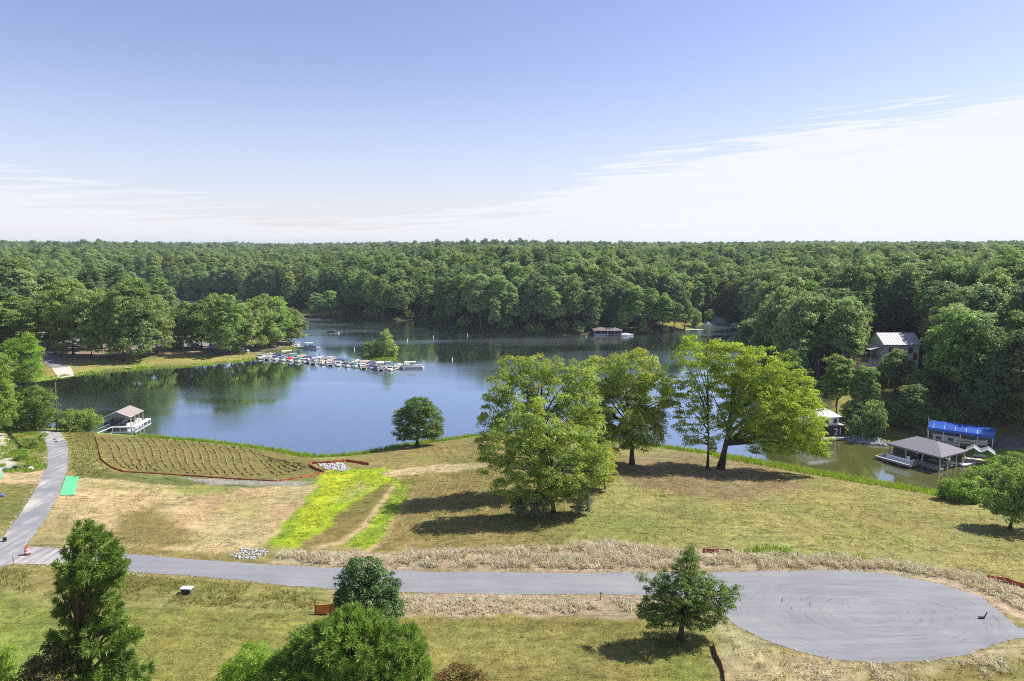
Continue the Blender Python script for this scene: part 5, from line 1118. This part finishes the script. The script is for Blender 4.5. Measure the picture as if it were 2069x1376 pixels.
for x in (-1.4, .9): w_ = MB().box(x - .5, x + .5, -1.20, -1.16, 1.55, 2.2).build('window', M['glass'], rv); MB().box(x - .56, x + .56, -1.185, -1.155, 2.205, 2.27).build('trim', M['steel'], w_)
MB().box(-2.3, 2.2, -1.185, -1.155, 1.1, 1.25).build('stripe', M['navy'], rv)
for x in (-.5, .4): MB().bar((x, -1.14, .33), (x, -.9, .33), .33, 12).build('wheel', M['black'], rv)
MB().bar((2.5, 0, .5), (3.3, 0, .45), .05).build('hitch', M['black'], rv)
tb = thing('trailer_boat', 'white boat with dark curved stripe on a trailer under the canopy', 'boat', cp_local(2.1, -.9), R(-37))
hull(MB(), 5.6, 2.2, 1.35, .75).build('hull', M['trailer'], tb)
sw = MB(); sw.tube([(-2.2, -1.08, 1.35), (-.8, -1.11, 1.75), (.4, -1.10, 1.3), (1.1, -1.02, 1.9)], .05, 5); sw.build('stripe', M['dark'], tb)
tf = MB(); tf.box(-2.4, 3.2, -.6, .6, .45, .6); tf.build('trailer_frame', M['steel'], tb)
for s in (-1, 1): MB().bar((-.6, s * .95, .32), (-.6, s * .75, .32), .32, 12).build('wheel', M['black'], tb)

# --- flag by the canopy
fp = at(1872, 896); fl = thing('flag_pole', 'white flag pole with a limp striped flag left of the blue canopy', 'flag', fp)
MB().tube([(0, 0, 0), (0, 0, 6.2)], [.07, .05], 8).build('pole', M['white'], fl); MB().tube([(0, 0, 6.2), (0, 0, 6.3), (0, 0, 6.42)], [.04, .1, .03], 8).build('finial', M['steel'], fl)
fm = bpy.data.meshes.new('flag_cloth'); vs = []; fs = []; mi = []; nx_, nz_ = 8, 13
for i in range(nx_ + 1):
    for k in range(nz_ + 1): vs.append((.08 + .75 * i / nx_ , .12 * math.sin(i * 1.1 + k * .15), 5.9 - 1.15 * k / nz_ - .85 * (i / nx_) ** 1.3))
for i in range(nx_):
    for k in range(nz_): o = i * (nz_ + 1) + k; fs.append((o, o + 1, o + nz_ + 2, o + nz_ + 1)); mi.append(2 if (i < 3 and k < 7) else k % 2)
fm.from_pydata(vs, [], fs); [fm.materials.append(M[q]) for q in ('red', 'white', 'navy')]; fm.polygons.foreach_set('material_index', mi); so = fm.update(); fo = link('flag_cloth', fm, None, fl); md_ = fo.modifiers.new('thickness', 'SOLIDIFY'); md_.thickness = .012
star = MB()
for i in range(3):
    for k in range(3): star.bar((.16 + i * .08, .12 * math.sin(i * .9 + k * .3) - .02, 5.78 - k * .17 - .06 * i), (.16 + i * .08, .12 * math.sin(i * .9 + k * .3) - .035, 5.78 - k * .17 - .06 * i), .025, 5)
star.build('stars', M['white'], fl)

# --- twin-gabled swing shelter
g0 = at(1979, 931); sh = thing('swing_shelter', 'small twin-gabled shelter with white roof edges beside the grey boathouse', 'shelter', g0, R(-35))
rf = MB()
for s in (-1, 1): rf.slab([(s * .0, -1.3, 2.3), (s * 1.2, -1.3, 3.05), (s * 1.2, 1.3, 3.05), (0, 1.3, 2.3)], .1); rf.slab([(s * 1.2, -1.3, 3.05), (s * 2.5, -1.3, 2.15), (s * 2.5, 1.3, 2.15), (s * 1.2, 1.3, 3.05)], .1)
rf.build('roof', M['grey_wall'], sh)
tm_ = MB()
for s in (-1, 1): tm_.slab([(0, -1.75, 2.37), (s * 1.2, -1.75, 3.13), (s * 1.2, -1.31, 3.13), (0, -1.31, 2.37)], .22); tm_.slab([(s * 1.2, -1.75, 3.13), (s * 2.6, -1.75, 2.17), (s * 2.6, -1.31, 2.17), (s * 1.2, -1.31, 3.13)], .22)
tm_.build('bargeboard', M['white'], sh)
for x in (-2.2, 2.2):
    for y in (-1.1, 1.1): MB().box(x - .08, x + .08, y - .08, y + .08, -.3, 2.2).build('post', M['brown_wood'], sh)
pl = MB(); pl.box(-2.5, 2.5, -1.4, 1.4, -.35, .12); pl.build('floor', M['concrete'], sh)
sw_ = thing('bench_swing', 'dark bench swing hanging in the twin-gabled shelter', 'bench', g0 + np.array([0, 0, .12]), R(-35)); MB().box(-1.1, 1.1, -.25, .3, .45, .55).build('seat', M['dark'], sw_); MB().box(-1.1, 1.1, .3, .38, .5, 1.1).build('backrest', M['white'], sw_)
for s in (-1, 1): MB().bar((s, 0, .5), (s, 0, 2.35), .025, 5).build('chain', M['steel'], sw_)
cn = thing('canoe', 'white canoe drawn up at the right end of the grey boathouse', 'canoe', (*P(1958, 941)[:2], .15), 0.35); hull(MB(), 4.2, .9, .42, -.05).build('hull', M['white'], cn); MB().box(-.5, -.3, -.36, .36, .26, .3).build('seat', M['deck_wood'], cn)
lg = MB(); lg.tube([(0, 0, 0), (2.4, .3, .12), (5.2, .9, .05)], [.2, .17, .1], 7); tag(lg.build('drift_log', M['brown_wood'], None, (*P(1984, 942)[:2], float(height(*P(1984, 942)[:2])) + .25), 0), 'dark drift log lying on the bank right of the shelter', 'log')

# --- black boathouse with number
k0 = P(1682, 887); hb = thing('black_boathouse', 'black-walled boathouse with white cabin above at the cove head', 'boathouse', (k0[0], k0[1], 0), 0.22)
planks(hb, -6.0, 3.8, -1.6, -.1, .62, M['deck_wood'], 5); MB().box(-5.8, 3.7, -1.55, -.15, .2, .56).build('joist', M['grey_wall'], hb)
MB().box(-5.5, 3.2, 0, 5.5, -.6, 3.0).build('lower_wall', M['dark'], hb)
MB().box(-5.5, 1.8, .6, 5.3, 3.06, 5.1).build('cabin_wall', M['white'], hb); hip(MB(), -6.0, 2.3, .1, 5.8, 5.15, 6.7, .14, 2.4).build('roof', M['roof_pale'], hb)
for x in (-3.6, -1.2, .9): w_ = MB().box(x - .45, x + .45, .53, .57, 3.6, 4.6).build('window', M['glass'], hb); MB().box(x - .52, x + .52, .5, .565, 3.5, 3.58).build('sill', M['white'], w_)
st_ = MB(); st_.slab([(2.3, -.9, 3.0), (2.3, -.1, 3.0), (4.3, -.1, .65), (4.3, -.9, .65)], .12); st_.build('stair', M['brown_wood'], hb); rl = MB(); rl.bar((2.3, -.95, 4.0), (4.3, -.95, 1.65), .05, 5); [rl.bar((2.3 + i, -.95, 3.0 - i * 1.17), (2.3 + i, -.95, 4.0 - i * 1.17), .04, 5) for i in (0, 1, 2)]; rl.bar((1.8, -.1, 4.0), (2.3, -.95, 4.0), .05, 5); rl.build('stair_rail', M['deck_wood'], hb)
MB().box(1.82, 3.2, .1, 5.4, 3.06, 3.16).build('upper_deck', M['deck_wood'], hb)
cv = bpy.data.curves.new('number', 'FONT'); cv.body = '21'; cv.size = 2.2; cv.extrude = .03; cv.align_x = 'CENTER'
fo_ = bpy.data.objects.new('number', cv); COL.objects.link(fo_); bpy.context.view_layer.update(); nm_ = bpy.data.meshes.new_from_object(fo_.evaluated_get(bpy.context.evaluated_depsgraph_get())); bpy.data.objects.remove(fo_)
no = link('house_number', nm_, M['white'], hb, (1.35, -.04, .95)); no.rotation_euler = (R(90), 0, 0)

# --- house on the hill
hx, hy = 114.6, 203.0; hz = float(height(hx, hy)); ev = max(5.5, 15.6 - hz)
ho = thing('house', 'white hillside house with pale metal roof among the trees', 'house', (hx, hy, hz), 0.0)
MB().box(-5.2, 5.2, -4.2, 4.2, -1.5, ev).build('wall', M['white'], ho)
gw = MB(); gw.add([(-5.2, -4.2, ev + .001), (-5.2, 4.2, ev + .001), (-5.2, 0, ev + 2.6), (5.2, -4.2, ev + .001), (5.2, 4.2, ev + .001), (5.2, 0, ev + 2.6)], [(0, 1, 2), (3, 5, 4), (0, 2, 5, 3), (1, 4, 5, 2), (0, 3, 4, 1)]); gw.build('gable_wall', M['white'], ho)
rf = gable(MB(), -5.7, 5.7, -4.8, 4.8, ev + .05, ev + 3.0).build('roof', M['roof_pale'], ho)
sm = MB()
for i in range(13): x = -5.5 + i * .917; sm.slab([(x - .03, -4.8, ev + .12), (x + .03, -4.8, ev + .12), (x + .03, -.05, ev + 3.04), (x - .03, -.05, ev + 3.04)], .06)
sm.build('seam', M['roof_pale'], rf)
for x in (-3.2, -.6, 2.6):
    w_ = MB().box(x - .6, x + .6, -4.26, -4.21, ev - 2.4, ev - .9).build('window', M['glass'], ho); MB().box(x - .7, x + .7, -4.30, -4.215, ev - 2.52, ev - 2.42).build('sill', M['white'], w_)
MB().box(3.6, 4.6, -4.26, -4.21, ev - 4.6, ev - 2.5).build('door', M['brown_wood'], ho)
po = MB(); po.slab([(-9.2, -4.4, ev - 1.6), (-5.25, -4.4, ev - .3), (-5.25, 3.5, ev - .3), (-9.2, 3.5, ev - 1.6)], .14); po.build('porch_roof', M['roof_pale'], ho)
for y in (-4.1, -1.5, 1.2, 3.2): MB().box(-9.0, -8.85, y - .08, y + .08, -1.2, ev - 1.75).build('porch_post', M['white'], ho)
MB().box(-9.1, -5.22, -4.2, 3.4, ev - 4.4, ev - 4.25).build('porch_floor', M['deck_wood'], ho)

# --- small gabled boathouse at the left
lb0 = P(237, 866); lb_ = thing('gabled_boathouse', 'small open boathouse with tan gable roof at the left shore', 'boathouse', (lb0[0], lb0[1] + 3.2, 0), 0.06); lb_.scale = (.94, .94, .96)
for s in (-1, 1): pass
rf = MB(); rf.slab([(-3.6, -3.6, 3.0), (0, -3.6, 4.5), (0, 3.6, 4.5), (-3.6, 3.6, 3.0)], .14); rf.slab([(0, -3.6, 4.5), (3.6, -3.6, 3.0), (3.6, 3.6, 3.0), (0, 3.6, 4.5)], .14); rf.build('roof', M['roof_tan'], lb_)
tm_ = MB(); tm_.slab([(-3.66, -3.72, 3.03), (0, -3.72, 4.54), (0, -3.61, 4.54), (-3.66, -3.61, 3.03)], .2); tm_.slab([(0, -3.72, 4.54), (3.66, -3.72, 3.03), (3.66, -3.61, 3.03), (0, -3.61, 4.54)], .2); tm_.build('bargeboard', M['white'], lb_)
gw = MB(); gw.add([(-3.3, -3.4, 2.9), (3.3, -3.4, 2.9), (0, -3.4, 4.27), (-3.3, -3.3, 2.9), (3.3, -3.3, 2.9), (0, -3.3, 4.27)], [(0, 1, 2), (3, 5, 4), (0, 3, 4, 1), (1, 4, 5, 2), (2, 5, 3, 0)]); gw.build('gable_wall', M['grey_wall'], lb_)
for y in (-3.3, -1.1, 1.1, 3.3):
    for x in (-3.3, 3.3): MB().box(x - .09, x + .09, y - .09, y + .09, -1.2, 2.9).build('post', M['tan_cover'], lb_)
for x in (-1.2, -.2, .8): MB().box(x - .09, x + .09, -3.38, -3.2, -1.2, 2.88).build('post', M['dark'], lb_)
planks(lb_, -1.0, 5.0, -4.8, -3.75, .75, M['white'], 4); planks(lb_, 3.75, 5.0, -3.7, 4.2, .75, M['white'], 4, 'y'); MB().box(-.2, .7, -3.7, 3.4, .4, .7).build('centre_walk', M['deck_wood'], lb_)
jo = MB(); jo.box(-1, 5.0, -4.8, -4.7, .5, .68); jo.box(4.9, 5.0, -4.65, 4.2, .5, .68); jo.build('joist', M['white'], lb_)
for x, y in ((-.8, -4.6), (1.1, -4.6), (3.0, -4.6), (4.8, -4.6), (4.8, -2.5), (4.8, 0), (4.8, 2.5), (4.8, 4.0)): MB().bar((x, y, -1.3), (x, y, .66), .09).build('piling', M['white'], lb_)
la = at(200, 874); lp = Vector((lb0[0] - .6, lb0[1] - 1.6, .78)); d_ = MB(); d_.slab([(la[0], la[1] - .6, la[2] + .15), (la[0], la[1] + .7, la[2] + .15), (lp.x, lp.y + .7, lp.z), (lp.x, lp.y - .6, lp.z)], .14); gwk = thing('gangway', 'white gangway from the bank to the small boathouse', 'gangway', (0, 0, 0)); d_.build('ramp', M['white'], gwk)
rl = MB(); rl.bar((la[0], la[1] - .62, la[2] + .2), (la[0], la[1] - .62, la[2] + 1.0), .04, 5); rl.bar((lp.x, lp.y - .62, lp.z), (lp.x, lp.y - .62, lp.z + .9), .04, 5); rl.bar((la[0], la[1] - .62, la[2] + 1.0), (lp.x, lp.y - .62, lp.z + .9), .04, 5); rl.build('handrail', M['deck_wood'], gwk)
place(make_pontoon('blue boat with white seat in the left bay of the small boathouse', None, None, 'navy', 6.4, 2.2), (lb0[0] - 2.0, lb0[1] + 2.2, .25), R(-86)); place(make_runabout('white boat in the right bay of the small boathouse', None, None, 'white', 6.0, 2.0), (lb0[0] + 2.0, lb0[1] + 3.2, .25), R(-86))

# --- far boathouse and docks
fb0 = P(1229, 679); fb_ = thing('far_boathouse', 'low dark-roofed boathouse on the far shore', 'boathouse', (fb0[0], fb0[1] + 4, 0), -0.05)
hip(MB(), -7.2, 7.2, -4, 4, 2.7, 3.9, .16, 3.4).build('roof', M['roof_brown'], fb_)
for x in (-6.6, -3.3, 0, 3.3, 6.6):
    for y in (-3.5, 3.5): MB().box(x - .12, x + .12, y - .12, y + .12, -1, 2.6).build('post', M['deck_wood'], fb_)
MB().box(-6.8, 6.8, 2.6, 3.4, -.5, 2.5).build('back_wall', M['navy'], fb_); planks(fb_, -7, 10.5, -4.4, -3.6, .6, M['white'], 3); MB().box(-6.6, 6.6, -.5, .5, .3, .6).build('centre_walk', M['deck_wood'], fb_)
place(make_runabout('pale boat tied at the right end of the far boathouse', 'pale_panel'), (fb0[0] + 9.5, fb0[1] + 1.4, 0), 0.0); place(make_runabout('boat inside the far boathouse', 'navy'), (fb0[0] - 3.2, fb0[1] + 2.3, 0), 0.0)
for (u0, v0, u1, v1, lb) in [(1385, 668, 1421, 669, 'long white dock off the far shore clearing'), (1466, 648, 1492, 650, 'pale dock at the far right of the lake')]:
    a, b = P(u0, v0), P(u1, v1); ln = float(np.hypot(*(b - a)[:2])); dk = thing('shore_dock', lb, 'dock', a, math.atan2(b[1] - a[1], b[0] - a[0])); planks(dk, 0, ln, -1, 1, .7, M['white'], 4)
    for i in range(4): MB().bar((ln * (i + .5) / 4, -.8, -1), (ln * (i + .5) / 4, -.8, .64), .1).build('piling', M['pole_wood'], dk)
place(make_runabout('white boat moored by the pale dock at the far right', None), P(1488, 656), 0.3)

# --- park things
def car(label, p, rz, paint_):
    t = thing('parked_car', label, 'car', p, rz); b = MB(); b.add([(-2.2,-.85,.35),(2.2,-.85,.35),(2.2,.85,.35),(-2.2,.85,.35),(-2.25,-.88,.8),(2.2,-.85,.75),(2.2,.85,.75),(-2.25,.88,.8)], [(0,3,2,1),(4,5,6,7),(0,1,5,4),(1,2,6,5),(2,3,7,6),(3,0,4,7)]); b.build('body', M[paint_], t)
    c = MB(); c.add([(-2.0,-.8,.8),(1.0,-.8,.78),(1.0,.8,.78),(-2.0,.8,.8),(-1.6,-.65,1.42),(.3,-.65,1.42),(.3,.65,1.42),(-1.6,.65,1.42)], [(4,5,6,7),(0,1,5,4),(1,2,6,5),(2,3,7,6),(3,0,4,7)]); c.build('windows', M['glass'], t); MB().box(-1.6, .3, -.66, .66, 1.425, 1.48).build('roof', M[paint_], t)
    for x in (-1.35, 1.35):
        for y in (-.8, .8): MB().bar((x, y - .1, .33), (x, y + .1, .33), .33, 10).build('wheel', M['black'], t)
car('white car parked on the grass near the marina', at(491, 711), 0.1, 'white'); car('silver car parked behind the park shelter', at(398, 700), 0.3, 'silver'); car('white car parked at the left of the park under trees', at(112, 697), 1.2, 'white'); car('dark car under the park trees right of the shelter', at(432, 708), .2, 'navy')
ps = at(358, 700); ph = thing('picnic_shelter', 'park shelter with pale roof and cream wall between the trees', 'shelter', ps, 0.0)
gable(MB(), -4.6, 4.6, -3.4, 3.4, 3.0, 4.4).build('roof', M['roof_pale'], ph); MB().box(-4, 4, -2.6, -2.4, 0, 2.0).build('front_wall', M['cream'], ph)
for x in (-4, 4):
    for y in (-2.9, 2.9): MB().box(x - .15, x + .15, y - .15, y + .15, -.4, 3.0).build('post', M['white'], ph)
pp = at(315, 717); pk = thing('lamp_post', 'thin brown post on the park bank left of the shelter', 'post', pp); MB().tube([(0, 0, -.3), (0, 0, 7.4)], [.14, .1], 7).build('post', M['brown_wood'], pk); MB().box(-.3, .3, -.12, .12, 7.3, 7.5).build('lamp_head', M['grey_wall'], pk)
jb = P(258, 746); jn = thing('jon_boat', 'pale upturned boat lying at the edge of the park bank', 'boat', (jb[0], jb[1], .45), -0.5); hull(MB(), 4.6, 1.7, .55, -.3).build('hull', M['tan_cover'], jn); MB().box(-.8, -.6, -.7, .7, .24, .3).build('seat', M['deck_wood'], jn)

# --- road-works things on the near ground
pb = at(114, 869); pt = np.array(D(112, 772, pb[1])); up_ = thing('utility_pole', 'tall bare utility pole at the head of the side road', 'pole', pb); h_ = pt[2] - pb[2]; MB().tube([(0, 0, -.4), (pt[0] - pb[0], 0, h_)], [.17, .11], 8).build('pole', M['pole_wood'], up_, smooth_=True); MB().box(-.25, .05, -.25, -.15, 2.2, 2.9).build('meter_box', M['grey_wall'], up_)
cone = at(55, 1121); br = thing('traffic_barrel', 'orange and white striped traffic barrel at the road junction', 'barrel', cone + np.array([0, 0, .08]))
MB().tube([(0, 0, .1), (0, 0, .28)], [.33, .32], 14).build('band', M['barrel_orange'], br)
zz = [.28, .46, .64, .82, 1.0]
for i, mt in enumerate(('white', 'barrel_orange', 'white', 'barrel_orange')): MB().tube([(0, 0, zz[i]), (0, 0, zz[i + 1])], [.32 - i * .022, .32 - (i + 1) * .022], 14).build('band', M[mt], br)
MB().tube([(0, 0, 0), (0, 0, .1)], [.42, .38], 12).build('base', M['black'], br); MB().box(-.12, .12, -.03, .03, 1.0, 1.12).build('handle', M['barrel_orange'], br)
db = at(378, 1199); dr = thing('drain_inlet', 'small box drain with white slab top in the long grass', 'drain', db, -.08); MB().box(-.55, .55, -.3, .3, -.3, .6).build('box', M['lattice'], dr); MB().box(-.64, .64, -.36, .36, .61, .74).build('slab', M['white'], dr)
for x in (-.35, 0, .35): MB().box(x - .12, x + .12, -.33, -.305, .1, .5).build('opening', M['dark'], dr)
def ribbon_fence(name, label, px, hgt, mat, sag=0.08, stake=2.2):
    pts = [at(u, v) for u, v in px]; dense = []
    for a, b in zip(pts[:-1], pts[1:]):
        k = max(1, int(np.linalg.norm(b - a) / .6)); dense += [a + (b - a) * j / k for j in range(k)]
    dense.append(pts[-1]); o = dense[0]; t = thing(name, label, 'fence', o); rr = random.Random(len(px)); m = MB(); n = len(dense); vs = []
    for i, p in enumerate(dense):
        p = np.array(p); p[2] = float(height(p[0], p[1])); q = p - o; off = rr.uniform(-.05, .05); h = hgt * rr.uniform(.75, 1.1); vs += [(q[0], q[1], q[2] - .05), (q[0] + off, q[1] + off, q[2] + h)]
    nb = len(vs); vs += [(x, y + .03, z) for x, y, z in vs]
    fs = [(2 * i, 2 * i + 2, 2 * i + 3, 2 * i + 1) for i in range(n - 1)] + [(nb + 2 * i, nb + 2 * i + 1, nb + 2 * i + 3, nb + 2 * i + 2) for i in range(n - 1)] + [(2 * i + 1, 2 * i + 3, nb + 2 * i + 3, nb + 2 * i + 1) for i in range(n - 1)]
    m.add(vs, fs); me = bpy.data.meshes.new('fabric'); me.from_pydata(m.v, [], m.f); link('fabric', me, M[mat], t)
    step = max(1, int(stake / .6)); sm_ = None
    for i in range(0, n, step):
        x, y, z = vs[2 * i]
        if sm_ is None: sm_ = MB().box(-.03, .03, -.09, -.03, -.2, hgt + .15).build('stake', M['pole_wood'], t); sm_.location = (x, y, z)
        else: c = sm_.copy(); COL.objects.link(c); c.location = (x, y, z)
    return t
ribbon_fence('silt_fence', 'long low red silt fence along the foot of the hay field', [(250,954),(320,958),(400,963),(480,969),(560,973),(610,966),(655,955)], .27, 'red_fence')
ribbon_fence('silt_fence', 'orange silt fence along the left end of the hay field', [(193,884),(200,910),(205,930),(225,945),(250,954)], .36, 'orange_fence')
ribbon_fence('silt_fence', 'red silt fence looping round the stones at the swale head', [(655,955),(640,950),(625,942),(630,937),(670,936),(700,932),(745,940)], .5, 'red_fence')
ribbon_fence('silt_fence', 'short red silt fence behind the dry grass above the cedar', [(1420,1116),(1450,1117),(1478,1117)], .6, 'maroon_fence')
ribbon_fence('silt_fence', 'dark red silt fence standing on the lawn below the cedar', [(1440,1305),(1446,1325),(1456,1345),(1462,1365),(1468,1400)], .5, 'maroon_fence')
ribbon_fence('silt_fence', 'bright red silt fence at the right frame edge', [(1990,1168),(2020,1174),(2050,1182),(2080,1190)], .6, 'red_fence')
ribbon_fence('orange_barrier', 'rumpled orange safety sheet beside the dark evergreen tree', [(637,1240),(650,1241),(668,1241),(690,1242)], 1.35, 'orange_fence', stake=1.2)
gm = lambda px, lb: tag(sheet('erosion_mat', GP(px), 0.8, 0.10, M['mat_green'], 0.04, edge=.5), lb, 'mat')
gm([(133,963),(160,963),(151,1001),(121,1001)], 'bright green erosion mat beside the side road'); gm([(-25,955),(4,957),(3,968),(-25,968)], 'corner of a green erosion mat at the left frame edge')
pc = [at(-12, 830, .2), at(4, 848, .18), at(14, 868, .18), at(26, 888, .18), at(44, 906, .16)]; pm = MB(); dn = []
for a, b in zip(pc[:-1], pc[1:]): dn += [a + (b - a) * j / 12 for j in range(12)]
pm.tube(dn, [.24 + .04 * (i % 2) for i in range(len(dn))], 8); tag(pm.build('drain_pipe', M['black']), 'long black corrugated drain pipe lying on the left bank', 'pipe')
for i, (u, v, s, mt, lb) in enumerate([(52, 945, .45, 'black', 'black bag heaped on the debris beside the side road'), (62, 948, .4, 'white', 'white bag on the debris beside the side road'), (32, 947, .45, 'black', 'black bag left of the debris heap'), (12, 950, .4, 'teal', 'dark teal bag at the left of the debris'), (3, 1003, .4, 'boat_blue', 'blue bag at the left frame edge')]):
    p = at(u, v); rr = np.random.default_rng(i); bmx = bmesh.new(); bmesh.ops.create_icosphere(bmx, subdivisions=2, radius=s)
    for vt in bmx.verts: vt.co = Vector((vt.co.x * 1.5, vt.co.y, max(vt.co.z, -s * .5) * .8)) * float(rr.uniform(.82, 1.2))
    me = bpy.data.meshes.new('debris_bag'); bmx.to_mesh(me); bmx.free(); tag(link('debris_bag', me, M[mt], None, p + np.array([0, 0, s * .35])), lb, 'bag')
p = at(1987, 1250); tl = thing('dropped_tool', 'small dark angled object lying on the road head', 'object', p + np.array([0, 0, .09])); MB().box(-.5, .1, -.12, .12, 0, .12).build('foot', M['black'], tl); bb_ = MB().bar((.05, 0, .06), (.38, .05, .62), .06, 6); bb_.build('handle', M['black'], tl)
p = at(10, 1094); bk = thing('bucket', 'small dark bucket at the side road edge', 'bucket', p + np.array([0, 0, .08])); MB().tube([(0, 0, 0), (0, 0, .45)], [.2, .26], 10).build('body', M['black'], bk); MB().tube([(.26 * math.cos(a), 0, .45 + .2 * math.sin(a)) for a in np.linspace(0, 3.14, 6)], .02, 4).build('handle', M['steel'], bk)
for u, v, h, lb in [(27, 1141, 1.2, 'thin marker stake at the road edge left of the barrel'), (1213, 1212, .9, 'leaning marker stake in the dry grass before the road'), (1610, 1130, 1.0, 'thin red marker stake in the dry grass above the road head'), (82, 862, 1.1, 'short yellow marker post at the head of the side road')]:
    s_ = thing('marker_stake', lb, 'stake', at(u, v)); MB().bar((0, 0, -.2), (.06, 0, h), .045, 5).build('shaft', M['red_fence' if 'red' in lb else 'tan_cover' if 'yellow' in lb else 'pole_wood'], s_); MB().box(-.06, .12, -.03, .03, h - .15, h).build('cap', M['white' if 'left' in lb else 'pole_wood'], s_)
for i, (u, v) in enumerate([(110, 888), (113, 893)]):
    p = at(u, v); m = MB().tube([(0, 0, 0), (0, 0, .06), (0, 0, .07)], [.32, .3, .1], 10); tag(m.build('road_cover', M['black'], None, p + np.array([0, 0, .075])), ['upper', 'lower'][i] + ' of two small dark covers in the side road', 'cover')

# ------------------------------------------------------------------ the summer air over the lake
hm = bpy.data.materials.new('haze'); hm.use_nodes = True; hn = hm.node_tree
for n_ in list(hn.nodes): hn.nodes.remove(n_)
ho_ = N(hn, 'ShaderNodeOutputMaterial'); hv = N(hn, 'ShaderNodeVolumePrincipled'); hv.inputs['Color'].default_value = (.74, .85, 1.0, 1); hv.inputs['Density'].default_value = 0.000085; hv.inputs['Anisotropy'].default_value = 0.2
L(hn, hv, 0, ho_, 'Volume')
tag(MB().box(-5400, 5400, -1000, 9200, -5, 66).build('haze', hm), 'thin pale summer haze over the lake and woods', 'haze', kind='stuff')
